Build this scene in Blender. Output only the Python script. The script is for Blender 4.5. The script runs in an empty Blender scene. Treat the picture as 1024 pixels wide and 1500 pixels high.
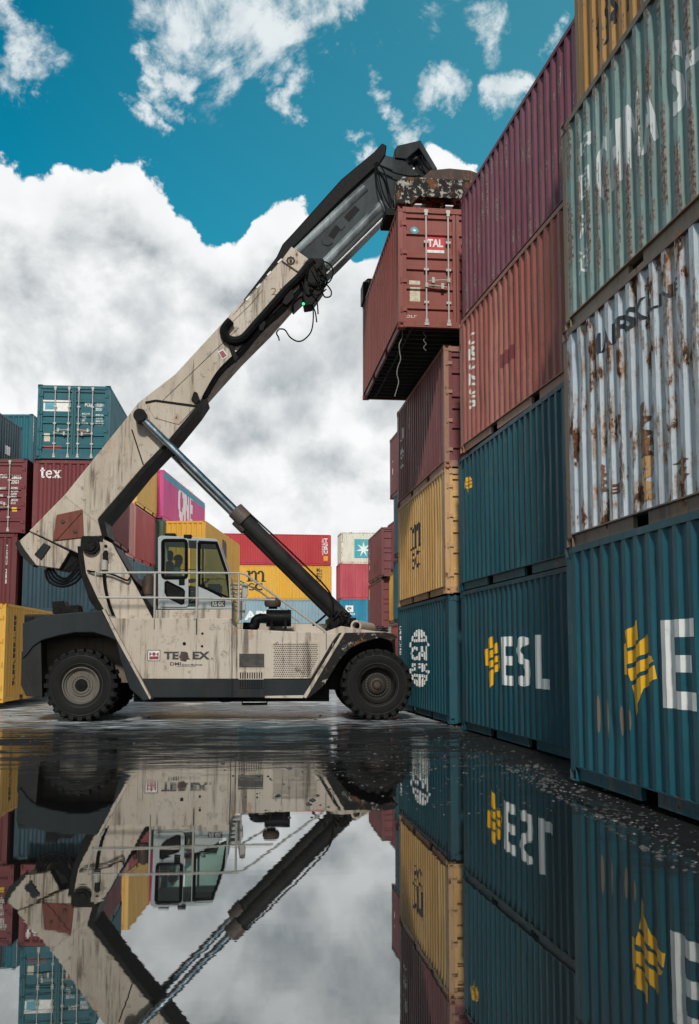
import bpy, bmesh, math, random
from mathutils import Vector, Matrix
from mathutils.geometry import tessellate_polygon
rad = math.radians
S = bpy.context.scene
COL = S.collection
random.seed(7)

# ------------------------------------------------------------------ camera
F_PX, TH, HOR, AZ, CH = 1486.2, rad(5.84), 957.63, rad(7.83), 1.3918
cFw = Vector((math.sin(AZ)*math.cos(TH), math.cos(AZ)*math.cos(TH), math.sin(TH)))
cR = Vector((math.cos(AZ), -math.sin(AZ), 0)); cU = cR.cross(cFw)
SH = HOR-750-F_PX*math.tan(TH)
CAM = Vector((0, 0, CH))
def ray(px, py):
    return (cFw + cR*((px-512)/F_PX) + cU*((750+SH-py)/F_PX)).normalized()
def cw(X, Y):          # camera-heading frame -> world xy
    return X*math.cos(AZ)+Y*math.sin(AZ), -X*math.sin(AZ)+Y*math.cos(AZ)
cd = bpy.data.cameras.new("camera"); co = bpy.data.objects.new("camera", cd); COL.objects.link(co)
co.location = CAM; co.rotation_euler = (math.pi/2+TH, 0, -AZ)
cd.lens = 36*F_PX/1500; cd.sensor_width = 36; cd.shift_y = SH/1500; cd.clip_end = 3000; cd.clip_start = .05
S.camera = co
WATER = -0.045

# ------------------------------------------------------------------ node helpers
def N(t, typ, ins=None, **props):
    n = t.nodes.new(typ)
    for k, v in props.items(): setattr(n, k, v)
    for k, v in (ins or {}).items():
        s = n.inputs[k]
        if isinstance(v, bpy.types.NodeSocket): t.links.new(v, s)
        else: s.default_value = v
    return n
def MA(t, op, a, b=0.0, c=0.0, clamp=False):
    return N(t, 'ShaderNodeMath', {0: a, 1: b, 2: c}, operation=op, use_clamp=clamp).outputs[0]
def c4(c): return tuple(c) if len(c) == 4 else (*c, 1)
def MIX(t, f, a, b, blend='MIX'):
    a = c4(a) if isinstance(a, (tuple, list)) else a; b = c4(b) if isinstance(b, (tuple, list)) else b
    return N(t, 'ShaderNodeMix', {0: f, 6: a, 7: b}, data_type='RGBA', blend_type=blend).outputs[2]
def NZ(t, v, scale, detail=4, rough=.55, dist=0):
    return N(t, 'ShaderNodeTexNoise', {'Vector': v, 'Scale': scale, 'Detail': detail, 'Roughness': rough, 'Distortion': dist}).outputs['Fac']
def SS(t, x, a, b, c=0., d=1.):
    return N(t, 'ShaderNodeMapRange', {0: x, 1: a, 2: b, 3: c, 4: d}, interpolation_type='SMOOTHSTEP').outputs[0]
def LR(t, x, a, b, c=0., d=1.):
    return N(t, 'ShaderNodeMapRange', {0: x, 1: a, 2: b, 3: c, 4: d}).outputs[0]
def VS(t, v, s):
    return N(t, 'ShaderNodeVectorMath', {0: v, 1: s}, operation='MULTIPLY').outputs[0]
def VA(t, v, s):
    return N(t, 'ShaderNodeVectorMath', {0: v, 1: s}, operation='ADD').outputs[0]

# weathered paint as a node group shared by every painted steel surface
def make_paint_group():
    g = bpy.data.node_groups.new("weathered_paint", 'ShaderNodeTree')
    I = g.interface
    def inp(n, typ, d):
        s = I.new_socket(n, in_out='INPUT', socket_type=typ); s.default_value = d
    inp('Color', 'NodeSocketColor', (.1, .1, .1, 1)); inp('Fade', 'NodeSocketColor', (.3, .3, .3, 1))
    inp('FadeAmt', 'NodeSocketFloat', .5); inp('Rust', 'NodeSocketFloat', .2); inp('Dirt', 'NodeSocketFloat', .4)
    inp('Ridge', 'NodeSocketFloat', 0.); inp('Stain', 'NodeSocketFloat', .3); inp('Seed', 'NodeSocketFloat', 0.)
    inp('Rough', 'NodeSocketFloat', .5); inp('Spec', 'NodeSocketFloat', .3)
    I.new_socket('Shader', in_out='OUTPUT', socket_type='NodeSocketShader')
    gi = g.nodes.new('NodeGroupInput'); go = g.nodes.new('NodeGroupOutput'); o = gi.outputs
    tc = N(g, 'ShaderNodeTexCoord').outputs['Object']
    sv = N(g, 'ShaderNodeCombineXYZ', {0: MA(g, 'MULTIPLY', o['Seed'], 3.1), 1: MA(g, 'MULTIPLY', o['Seed'], 7.7), 2: MA(g, 'MULTIPLY', o['Seed'], 1.9)}).outputs[0]
    v = VA(g, tc, sv)
    vs = VS(g, v, (1, 1, .06)); vm = VS(g, v, (1, 1, .3))
    fade = SS(g, NZ(g, vm, .9, 5, .6), .32, .68)
    col = MIX(g, MA(g, 'MULTIPLY', fade, o['FadeAmt']), o['Color'], o['Fade'])
    # run-off streaks and grime
    st = SS(g, MA(g, 'ADD', MA(g, 'MULTIPLY', NZ(g, vs, 8, 6, .7), .7), MA(g, 'MULTIPLY', NZ(g, vm, 1.3, 4, .6), .3)), .5, .66)
    gr = MA(g, 'MAXIMUM', MA(g, 'MULTIPLY', SS(g, NZ(g, v, 3.3, 10, .74), .54, .7), .8), SS(g, NZ(g, v, 17, 6, .7), .64, .7))
    fine = NZ(g, v, 28, 5, .7)
    dm = MA(g, 'MULTIPLY', MA(g, 'MAXIMUM', MA(g, 'MULTIPLY', st, .9), gr), MA(g, 'MULTIPLY', o['Dirt'], 1.35), clamp=True)
    col = MIX(g, MA(g, 'MULTIPLY', dm, .75), col, (.055, .038, .026))
    col = MIX(g, MA(g, 'MULTIPLY', SS(g, fine, .35, .75), .3), col, MIX(g, .5, col, o['Fade']))
    # rust: solid spots with stain below
    rn = NZ(g, VS(g, v, (1, 1, .55)), 3.4, 10, .72)
    thr = LR(g, o['Rust'], 0, 1, .80, .44)
    spot = SS(g, MA(g, 'SUBTRACT', rn, thr), 0, .035)
    halo = SS(g, MA(g, 'SUBTRACT', MA(g, 'ADD', rn, MA(g, 'MULTIPLY', NZ(g, vs, 9, 4, .6), .32)), MA(g, 'ADD', thr, .07)), 0, .16)
    col = MIX(g, MA(g, 'MULTIPLY', halo, o['Stain']), col, (.38, .185, .07))
    rc = MIX(g, SS(g, NZ(g, v, 16, 4, .6), .35, .65), (.035, .016, .011), (.17, .065, .025))
    # chipped ridges (outermost faces of the corrugation)
    xx = MA(g, 'ABSOLUTE', N(g, 'ShaderNodeSeparateXYZ', {0: tc}).outputs[0])
    rm = MA(g, 'MULTIPLY', SS(g, xx, 1.195, 1.204), SS(g, MA(g, 'ADD', NZ(g, VS(g, v, (1, 1, .22)), 5, 8, .75), MA(g, 'ADD', MA(g, 'MULTIPLY', o['Ridge'], .3), MA(g, 'MULTIPLY', MA(g, 'SUBTRACT', NZ(g, v, 1.1, 3, .5), .5), .5))), .6, .66))
    rm = MA(g, 'MULTIPLY', rm, MA(g, 'MINIMUM', MA(g, 'MULTIPLY', o['Ridge'], 4), 1))
    rcol = MIX(g, SS(g, NZ(g, v, 22, 5, .7), .4, .62), (.33, .26, .21), (.07, .045, .035))
    col = MIX(g, rm, col, rcol)
    col = MIX(g, spot, col, rc)
    rough = MA(g, 'ADD', o['Rough'], MA(g, 'MULTIPLY', MA(g, 'MAXIMUM', spot, dm), .3), clamp=True)
    bh = MA(g, 'ADD', MA(g, 'MULTIPLY', NZ(g, v, 2.2, 3, .5), 1.0), MA(g, 'MULTIPLY', spot, .06))
    bh = MA(g, 'ADD', bh, MA(g, 'MULTIPLY', fine, .03))
    bmp = N(g, 'ShaderNodeBump', {'Strength': .5, 'Distance': .02, 'Height': bh}).outputs[0]
    bs = N(g, 'ShaderNodeBsdfPrincipled', {'Base Color': col, 'Roughness': rough, 'Normal': bmp, 'Specular IOR Level': o['Spec']})
    g.links.new(bs.outputs[0], go.inputs[0])
    return g
PG = make_paint_group()
_mc = {}
def paint(name, color, fade=None, fa=.45, rust=.15, dirt=.4, ridge=0., stain=.3, seed=0., rough=.5, spec=.28):
    key = (name, seed)
    if key in _mc: return _mc[key]
    if fade is None: fade = tuple(min(1, c*1.35+.05) for c in color)
    m = bpy.data.materials.new(name); m.use_nodes = True; t = m.node_tree; t.nodes.clear()
    g = N(t, 'ShaderNodeGroup', node_tree=PG)
    for k, v in (('Color', (*color, 1)), ('Fade', (*fade, 1)), ('FadeAmt', fa), ('Rust', rust), ('Dirt', dirt), ('Ridge', ridge), ('Stain', stain), ('Seed', seed), ('Rough', rough), ('Spec', spec)):
        g.inputs[k].default_value = v
    out = N(t, 'ShaderNodeOutputMaterial'); t.links.new(g.outputs[0], out.inputs[0])
    _mc[key] = m; return m
def simple(name, color, rough=.5, metal=0., var=.25, scale=9., bump=.1, emit=None, spec=.5, coat=0):
    if name in _mc: return _mc[name]
    m = bpy.data.materials.new(name); m.use_nodes = True; t = m.node_tree; t.nodes.clear()
    tc = N(t, 'ShaderNodeTexCoord').outputs['Object']
    n = NZ(t, tc, scale, 6, .65)
    dark = tuple(c*(1-var) for c in color); lite = tuple(min(1, c*(1+var)) for c in color)
    col = MIX(t, SS(t, n, .3, .7), dark, lite)
    b = N(t, 'ShaderNodeBump', {'Strength': bump, 'Distance': .02, 'Height': NZ(t, tc, scale*3, 4, .6)}).outputs[0]
    bs = N(t, 'ShaderNodeBsdfPrincipled', {'Base Color': col, 'Roughness': LR(t, n, .3, .7, max(0.03, rough-.1), min(1, rough+.1)), 'Metallic': metal, 'Normal': b, 'Specular IOR Level': spec})
    if emit: bs.inputs['Emission Color'].default_value = (*emit, 1); bs.inputs['Emission Strength'].default_value = 2.5
    out = N(t, 'ShaderNodeOutputMaterial'); t.links.new(bs.outputs[0], out.inputs[0])
    _mc[name] = m; return m

# ------------------------------------------------------------------ mesh helpers
class MB:
    def __init__(s): s.v = []; s.f = []
    def add(s, vs, fs):
        k = len(s.v); s.v += [tuple(p) for p in vs]; s.f += [tuple(i+k for i in f) for f in fs]; return s
    def box(s, x0, x1, y0, y1, z0, z1, mat=None):
        p = [Vector((x, y, z)) for x in (x0, x1) for y in (y0, y1) for z in (z0, z1)]
        if mat: p = [mat @ q for q in p]
        return s.add(p, [(0, 1, 3, 2), (4, 6, 7, 5), (0, 4, 5, 1), (2, 3, 7, 6), (0, 2, 6, 4), (1, 5, 7, 3)])
    def prism(s, poly, y0, y1):          # poly in (x, z), extruded along y
        n = len(poly)
        return s.add([(p[0], y0, p[1]) for p in poly]+[(p[0], y1, p[1]) for p in poly],
                     [tuple(range(n)), tuple(range(2*n-1, n-1, -1))]+[(i, (i+1) % n, n+(i+1) % n, n+i) for i in range(n)])
    def cyl(s, a, b, r0, r1=None, n=16, cap=True):
        a, b = Vector(a), Vector(b); r1 = r0 if r1 is None else r1
        q = (b-a).to_track_quat('Z', 'Y'); vs = []
        for p, r in ((a, r0), (b, r1)):
            for i in range(n): vs.append(p+q @ Vector((r*math.cos(2*math.pi*i/n), r*math.sin(2*math.pi*i/n), 0)))
        fs = [(i, (i+1) % n, n+(i+1) % n, n+i) for i in range(n)]
        if cap: fs += [tuple(range(n-1, -1, -1)), tuple(range(n, 2*n))]
        return s.add(vs, fs)
    def lathe(s, prof, o, ax, n=32):     # prof (radius, along axis)
        q = Vector(ax).to_track_quat('Z', 'Y'); o = Vector(o); vs = []
        for r, h in prof:
            for i in range(n):
                a = 2*math.pi*i/n; vs.append(o+q @ Vector((r*math.cos(a), r*math.sin(a), h)))
        m = len(prof); fs = [(j*n+i, j*n+(i+1) % n, (j+1)*n+(i+1) % n, (j+1)*n+i) for j in range(m-1) for i in range(n)]
        return s.add(vs, fs)
    def tube(s, pts, r, n=8, sub=6):
        P = [Vector(p) for p in pts]
        if len(P) > 2 and sub > 1:       # Catmull-Rom
            Q = []
            for i in range(len(P)-1):
                a = P[max(0, i-1)]; b = P[i]; c = P[i+1]; d = P[min(len(P)-1, i+2)]
                for k in range(sub):
                    u = k/sub
                    Q.append(.5*((2*b)+(c-a)*u+(2*a-5*b+4*c-d)*u*u+(3*b-a-3*c+d)*u**3))
            Q.append(P[-1]); P = Q
        vs = []; pq = None
        for i, p in enumerate(P):
            d = (P[min(len(P)-1, i+1)]-P[max(0, i-1)]).normalized()
            if pq is None: pq = d.to_track_quat('Z', 'Y')
            else:
                z = pq @ Vector((0, 0, 1)); pq = z.rotation_difference(d) @ pq
            for k in range(n): vs.append(p+pq @ Vector((r*math.cos(2*math.pi*k/n), r*math.sin(2*math.pi*k/n), 0)))
        m = len(P); fs = [(j*n+k, j*n+(k+1) % n, (j+1)*n+(k+1) % n, (j+1)*n+k) for j in range(m-1) for k in range(n)]
        fs += [tuple(range(n-1, -1, -1)), tuple(range((m-1)*n, m*n))]
        return s.add(vs, fs)
    def mesh(s, name, smooth=False):
        me = bpy.data.meshes.new(name); me.from_pydata(s.v, [], s.f)
        bm = bmesh.new(); bm.from_mesh(me); bmesh.ops.recalc_face_normals(bm, faces=bm.faces[:]); bm.to_mesh(me); bm.free()
        if smooth:
            me.polygons.foreach_set('use_smooth', [True]*len(me.polygons))
            try: me.set_sharp_from_angle(angle=rad(38))
            except Exception: pass
        return me
    def build(s, name, mat, parent=None, smooth=False, bevel=0.):
        o = link(name, s.mesh(name, smooth), mat, parent)
        if bevel:
            md = o.modifiers.new('edge', 'BEVEL'); md.width = bevel; md.segments = 2; md.limit_method = 'ANGLE'; md.angle_limit = rad(40)
        return o
def link(name, me, mat=None, parent=None):
    o = bpy.data.objects.new(name, me); COL.objects.link(o)
    if mat is not None:
        if not me.materials: me.materials.append(None)
        o.material_slots[0].link = 'OBJECT'; o.material_slots[0].material = mat
    if parent is not None: o.parent = parent
    return o
def tag(o, label=None, cat=None, group=None, kind=None):
    for k, v in (('label', label), ('category', cat), ('group', group), ('kind', kind)):
        if v: o[k] = v
    return o
def empty(name, loc, rz, label, cat, group=None):
    o = bpy.data.objects.new(name, None); COL.objects.link(o); o.location = loc; o.rotation_euler = (0, 0, rz); o.empty_display_size = .3
    return tag(o, label, cat, group)

# ------------------------------------------------------------------ flat shapes (lettering, marks), unit = metres or normalised
_tx = {}
def text2d(s, bold=0., xs=1., shear=0., space=1.):
    key = (s, bold, xs, shear, space)
    if key in _tx: return _tx[key]
    cu = bpy.data.curves.new('lettering', 'FONT'); cu.body = s; cu.size = 1; cu.offset = bold; cu.shear = shear; cu.space_character = space
    cu.resolution_u = 4; cu.fill_mode = 'FRONT'
    o = bpy.data.objects.new('lettering', cu); COL.objects.link(o)
    dg = bpy.context.evaluated_depsgraph_get(); me = bpy.data.meshes.new_from_object(o.evaluated_get(dg))
    vs = [(v.co.x*xs, v.co.y) for v in me.vertices]; fs = [tuple(p.vertices) for p in me.polygons]
    bpy.data.objects.remove(o); bpy.data.curves.remove(cu); bpy.data.meshes.remove(me)
    _tx[key] = (vs, fs); return vs, fs
def polys2d(polys):
    vs, fs = [], []
    for p in polys:
        loops = p if isinstance(p[0][0], (tuple, list)) else [p]
        flat = [Vector((a, b, 0)) for l in loops for a, b in l]
        tr = tessellate_polygon([[Vector((a, b, 0)) for a, b in l] for l in loops])
        k = len(vs); vs += [(q.x, q.y) for q in flat]; fs += [tuple(i+k for i in t) for t in tr]
    return vs, fs
def rect2(x0, y0, x1, y1): return [(x0, y0), (x1, y0), (x1, y1), (x0, y1)]
def bbox(vs):
    return min(v[0] for v in vs), min(v[1] for v in vs), max(v[0] for v in vs), max(v[1] for v in vs)
def norm2d(sh):
    vs, fs = sh; a, b, c, d = bbox(vs)
    return [((x-a)/(c-a), (y-b)/(d-b)) for x, y in vs], fs
def stack_text(s, bold=.02, gap=.25):
    vs, fs = [], []; y = 0
    for ch in s:
        if ch == ' ': y -= .7; continue
        v, f = norm2d(text2d(ch, bold)); k = len(vs)
        wd = .35 if ch in 'I1' else 1.
        vs += [(.5+(a-.5)*wd, y-1+b) for a, b in v]; fs += [tuple(i+k for i in q) for q in f]; y -= 1+gap
    return vs, fs
def lines_text(lines, bold=.01, gap=.45):
    vs, fs = [], []; y = 0
    for s in lines:
        v, f = text2d(s, bold); a, b, c, d = bbox(v); k = len(vs)
        vs += [(p-a, y+q) for p, q in v]; fs += [tuple(i+k for i in t) for t in f]; y -= .72+gap
    return vs, fs
ESL_LOGO = norm2d(polys2d([[(x, -y) for x, y in p] for p in (
    [(602, 858), (640, 824), (643, 886), (608, 914)],
    [(585, 912), (605, 895), (608, 925), (643, 899), (660, 868), (668, 922), (605, 968), (606, 1000), (592, 1000)],
    [(607, 982), (669, 936), (683, 940), (685, 955), (612, 1020)],
    [(613, 1034), (686, 967), (688, 1008), (650, 1040), (646, 1065), (620, 1130)])]))
def arc(cx, cy, rx, ry, a0, a1, n=10):
    return [(cx+rx*math.cos(rad(a0+(a1-a0)*i/n)), cy+ry*math.sin(rad(a0+(a1-a0)*i/n))) for i in range(n+1)]
def band(cx, cy, rx, ry, w, a0, a1, n=12):
    return arc(cx, cy, rx, ry, a0, a1, n)+arc(cx, cy, rx-w, ry-w, a1, a0, n)
LET_E = [(0, 0), (.6, 0), (.6, .2), (.22, .2), (.22, .41), (.55, .41), (.55, .6), (.22, .6), (.22, .8), (.6, .8), (.6, 1), (0, 1)]
LET_L = [(0, 0), (.58, 0), (.58, .19), (.23, .19), (.23, 1), (0, 1)]
LET_S = (arc(.31, .715, .31, .285, 35, 270, 12)+arc(.31, .285, .095, .11, 90, -90, 6)+arc(.31, .285, .1, .11, 270, 215, 3)
         + arc(.31, .285, .31, .285, 205, 360, 10)+arc(.31, .285, .31, .285, 0, 88, 8)+arc(.31, .715, .1, .11, 270, 35, 8)[0:])
def sh(p, dx): return [(x+dx, y) for x, y in p]
ESL_TXT = norm2d(polys2d([LET_E, sh(LET_S, .68), sh(LET_L, 1.42)]))
# lower-case slab letters of the round shipping mark
MSC_M = [rect2(.10, .0, .30, .1), rect2(.0, 0, .36, .08), [(.08, .0), (.24, .0), (.24, .9), (.0, .9), (.0, .8), (.08, .8)],
         band(.44, .62, .2, .3, .14, 180, 0)+[], rect2(.5, 0, .64, .64), rect2(.44, 0, .72, .08), band(.86, .62, .22, .3, .14, 180, 0), rect2(.94, 0, 1.08, .64), rect2(.88, 0, 1.2, .08)]
MSC = norm2d(polys2d([[(x, y+.75) for x, y in p] for p in MSC_M]+[band(.32, .46, .2, .17, .1, 20, 270), band(.32, .19, .2, .18, .1, 90, -160), band(.8, .33, .3, .32, .14, 45, 315, 18)]))
TEX = norm2d(polys2d([rect2(.1, .1, .28, .95), rect2(0, .62, .42, .74), band(.28, .2, .18, .2, .12, 180, 330), band(.78, .35, .27, .36, .12, 0, 320, 20), rect2(.56, .32, 1.02, .42),
                      [(1.14, .72), (1.34, .72), (1.78, 0), (1.58, 0)], [(1.16, 0), (1.3, 0), (1.76, .72), (1.62, .72)], rect2(1.1, .64, 1.4, .72), rect2(1.55, .64, 1.82, .72), rect2(1.1, 0, 1.38, .08), rect2(1.5, 0, 1.82, .08)]))
STAR = norm2d(polys2d([[((.5+(.5 if i % 2 == 0 else .17)*math.sin(math.pi*i/7)), .5+(.5 if i % 2 == 0 else .17)*math.cos(math.pi*i/7)) for i in range(14)]]))
GLOBE = norm2d(polys2d([band(.5, .5, .5, .5, .07, 25, 155, 16), band(.5, .5, .5, .5, .07, 205, 335, 16), band(.5, .5, .25, .5, .06, 40, 140, 12), band(.5, .5, .25, .5, .06, 220, 320, 12),
                        rect2(.47, .82, .53, .98), rect2(.47, .02, .53, .18), [(.2, .78), (.8, .78), (.78, .83), (.22, .83)], [(.22, .17), (.78, .17), (.8, .22), (.2, .22)]]))
UNIT = ([(0, 0), (1, 0), (1, 1), (0, 1)], [(0, 1, 2, 3)])
DISC = ([(.5+.5*math.cos(i*math.pi/12), .5+.5*math.sin(i*math.pi/12)) for i in range(24)], [tuple(range(24))])
CROWN = norm2d(polys2d([rect2(0, 0, 1, .42), [(0, .42), (.28, .7), (.0, 1)], [(1, .42), (1, 1), (.72, .7)], [(.5, .42), (.74, .76), (.5, 1.02), (.26, .76)]]))

# ------------------------------------------------------------------ shipping containers
CW = 2.438
def side_grid(L, H, seed, rows, dent):
    rng = random.Random(seed); S_, D = [], []
    a, b = -L/2+.12, L/2-.12
    n = int((b-a-.12)/.278); p0 = -(n*.278)/2+.02
    S_ += [a]; D += [.006]
    for i in range(n):
        y = p0+i*.278
        S_ += [y+.043, y+.088, y+.190, y+.235]; D += [.006, .043, .043, .006]
    S_ += [b]; D += [.006]
    Z = [.16+(H-.075-.16)*k/rows for k in range(rows+1)]
    G = [[d for d in D] for _ in Z]
    if dent:
        for k in range(1, rows):
            for i in range(1, len(S_)-1): G[k][i] += rng.gauss(0, .0012)
        for _ in range(dent):
            ci, ck, am, ra = rng.uniform(0, len(S_)), rng.uniform(1, rows*.9), rng.choice((-.006, .01, .016)), rng.uniform(2, 5)
            for k in range(1, rows):
                for i in range(1, len(S_)-1):
                    G[k][i] += am*math.exp(-((i-ci)/ra)**2-((k-ck)/1.6)**2)
    return S_, Z, G
def end_grid(H):
    S_, D = [-CW/2+.1], [.01]; n = 8; p = .27; x0 = -n*p/2
    for i in range(n):
        x = x0+i*p; S_ += [x+.02, x+.09, x+.17, x+.24]; D += [.01, .055, .055, .01]
    S_ += [CW/2-.1]; D += [.01]
    Z = [.15, H-.09]
    return S_, Z, [D[:], D[:]]
def door_grid(H):
    Z, D = [.15, .25, .268], [.04, .04, .085]
    h = H-.5
    for c in (.1, .3, .5, .62, .86):
        z = .25+h*c; Z += [z-.07, z-.04, z+.04, z+.07]; D += [.085, .04, .04, .085]
    Z += [H-.248, H-.23, H-.13]; D += [.085, .04, .04]
    return [-CW/2+.1, CW/2-.1], Z, [[d, d] for d in D]
def interp(g, s, z):
    S_, Z, G = g
    def loc(A, x):
        x = min(max(x, A[0]), A[-1])
        for i in range(len(A)-1):
            if x <= A[i+1]: return i, (x-A[i])/max(1e-9, A[i+1]-A[i])
        return len(A)-2, 1.
    i, u = loc(S_, s); k, w = loc(Z, z)
    return (G[k][i]*(1-u)+G[k][i+1]*u)*(1-w)+(G[k+1][i]*(1-u)+G[k+1][i+1]*u)*w
_mesh = {}
def grid_mesh(key, g, to3, name):
    if key in _mesh: return _mesh[key]
    S_, Z, G = g; m = MB(); ns = len(S_)
    m.add([to3(s, z, G[k][i]) for k, z in enumerate(Z) for i, s in enumerate(S_)],
          [(k*ns+i, k*ns+i+1, (k+1)*ns+i+1, (k+1)*ns+i) for k in range(len(Z)-1) for i in range(ns-1)])
    me = bpy.data.meshes.new(name); me.from_pydata(m.v, [], m.f); _mesh[key] = me
    return me
def cached(key, fn, name, smooth=False):
    if key not in _mesh: _mesh[key] = fn().mesh(name, smooth)
    return _mesh[key]
def casting_mesh():
    bm = bmesh.new(); bmesh.ops.create_cube(bm, size=1); bmesh.ops.scale(bm, vec=(.162, .178, .118), verts=bm.verts)
    for f in [f for f in bm.faces if abs(f.normal.z) < .5]:
        bmesh.ops.inset_individual(bm, faces=[f], thickness=.036); bmesh.ops.translate(bm, vec=-f.normal*.05, verts=f.verts)
    me = bpy.data.meshes.new('corner_casting'); bm.to_mesh(me); bm.free(); return me
CAST = casting_mesh()
def frame_mb(L, H, door, lod):
    m = MB(); w, l = CW/2, L/2
    for sx in (-1, 1):
        x0, x1 = sorted((sx*w, sx*(w-.11)))
        for sy in (-1, 1):
            y0, y1 = sorted((sy*l, sy*(l-.13)))
            m.box(x0+.003, x1-.003, y0+.003, y1-.003, .1, H-.1)
        xa, xb = sorted((sx*(w-.002), sx*(w-.062)))
        m.box(xa, xb, -l+.1, l-.1, H-.076, H-.006)
        xa, xb = sorted((sx*(w-.038), sx*(w-.085)))
        seg = [(-l+.1, -1.22), (-.86, .86), (1.22, l-.1)] if L < 8 else [(-l+.1, l-.1)]
        for a, b in seg: m.box(xa, xb, a, b, .012, .148)
        xa, xb = sorted((sx*(w-.006), sx*(w-.09))); m.box(xa, xb, -l+.1, l-.1, .148, .163)
    for sy in (-1, 1):
        y0, y1 = sorted((sy*(l-.004), sy*(l-.1)))
        m.box(-w+.1, w-.1, y0, y1, H-.13, H-.02); m.box(-w+.1, w-.1, y0, y1, .02, .15)
    return m
LM = {}
WHITE = (.74, .73, .70); BLACK = (.018, .018, .02); YELL = (.80, .42, .02)
FACES = ('L', 'R', 'N', 'B')
GROUP = 'stacked shipping containers'
class Cont: pass
def container(label, x, y, yaw, z, L, H, pt, lod=2, door=None, castlod=True, dents=0, seed=0, under=False, fc=None):
    """x, y = bottom corner at the near left; yaw in degrees (clockwise); pt = dict of paint() arguments; door = 'N' puts doors on the near end"""
    yw = rad(yaw); Ld = Vector((math.sin(yw), math.cos(yw), 0)); Vd = Vector((math.cos(yw), -math.sin(yw), 0))
    c = Cont(); ctr = Vector((x, y, z))+Ld*(L/2)+Vd*(CW/2)
    root = empty('shipping_container', ctr, -yw, label, 'container', GROUP)
    c.root, c.L, c.H, c.Ld, c.Vd, c.ctr, c.pt, c.seed, c.door = root, L, H, Ld, Vd, ctr, pt, seed, door
    mp = paint(**pt); pf = dict(pt); pf['name'] = pt['name']+'_frame'; pf['rust'] = min(1, pt.get('rust', .15)+.27); pf['ridge'] = 0
    if fc: pf['color'] = fc; pf['fade'] = tuple(q*1.5+.03 for q in fc); pf['rust'] = .55
    mf = paint(**pf)
    c.mp = mp; w, l = CW/2, L/2
    rows = {3: 14, 2: 6, 1: 1}[lod]; sk = ('side', L, H, rows, seed if dents else 0, dents)
    c.gs = side_grid(L, H, seed, rows, dents); c.ge = end_grid(H); c.gd = door_grid(H)
    me = grid_mesh(sk, c.gs, lambda s, zz, d: (-w+d, s, zz), 'side_panel')
    for k in (0, 1):
        o = link('side_panel', me, mp, root)
        if k: o.rotation_euler = (0, 0, math.pi)
    em = grid_mesh(('end', H), c.ge, lambda s, zz, d: (s, -l+d, zz) if 0 else (s, d, zz), 'end_panel')
    for k, fc in ((0, 'N'), (1, 'B')):
        if door == fc: continue
        o = link('end_panel', em, mp, root)
        o.location = (0, -l, 0) if k == 0 else (0, l, 0)
        if k: o.rotation_euler = (0, 0, math.pi)
    link('frame', cached(('frame', L, H), lambda: frame_mb(L, H, 0, lod), 'frame'), mf, root)
    if lod > 1:
        for sx in (-1, 1):
            for sy in (-1, 1):
                for zz in (.059, H-.059):
                    o = link('corner_casting', CAST, mf, root); o.location = (sx*(w-.081+.004), sy*(l-.089+.004), zz)
    def roof():
        m = MB(); n = int((L-.3)/.21); ys = []
        for i in range(n+1):
            y0 = -l+.1+i*(L-.2)/n; ys += [(y0, H-.03), (y0+.06, H-.03), (y0+.08, H-.045), (y0+.15, H-.045)]
        ys = [q for q in ys if q[0] < l-.1]
        m.add([(sx*(w-.05), a, b) for a, b in ys for sx in (-1, 1)], [(2*i, 2*i+1, 2*i+3, 2*i+2) for i in range(len(ys)-1)]); return m
    link('roof', cached(('roof', L, H), roof, 'roof'), mp, root)
    def ufr():
        m = MB(); m.box(-w+.07, w-.07, -l+.1, l-.1, .15, .17)
        if under:
            k = int(L/.3)
            for i in range(1, k):
                yy = -l+L*i/k; m.box(-w+.087, w-.087, yy-.022, yy+.022, .04, .149)
            m.box(-w+.3, -w+.34, -l+.1, l-.1, .05, .149)
        return m
    link('underframe', cached(('under', L, under), ufr, 'underframe'), M_UNDER, root)
    if door: doors(c, mp, mf, lod)
    return c
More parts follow.
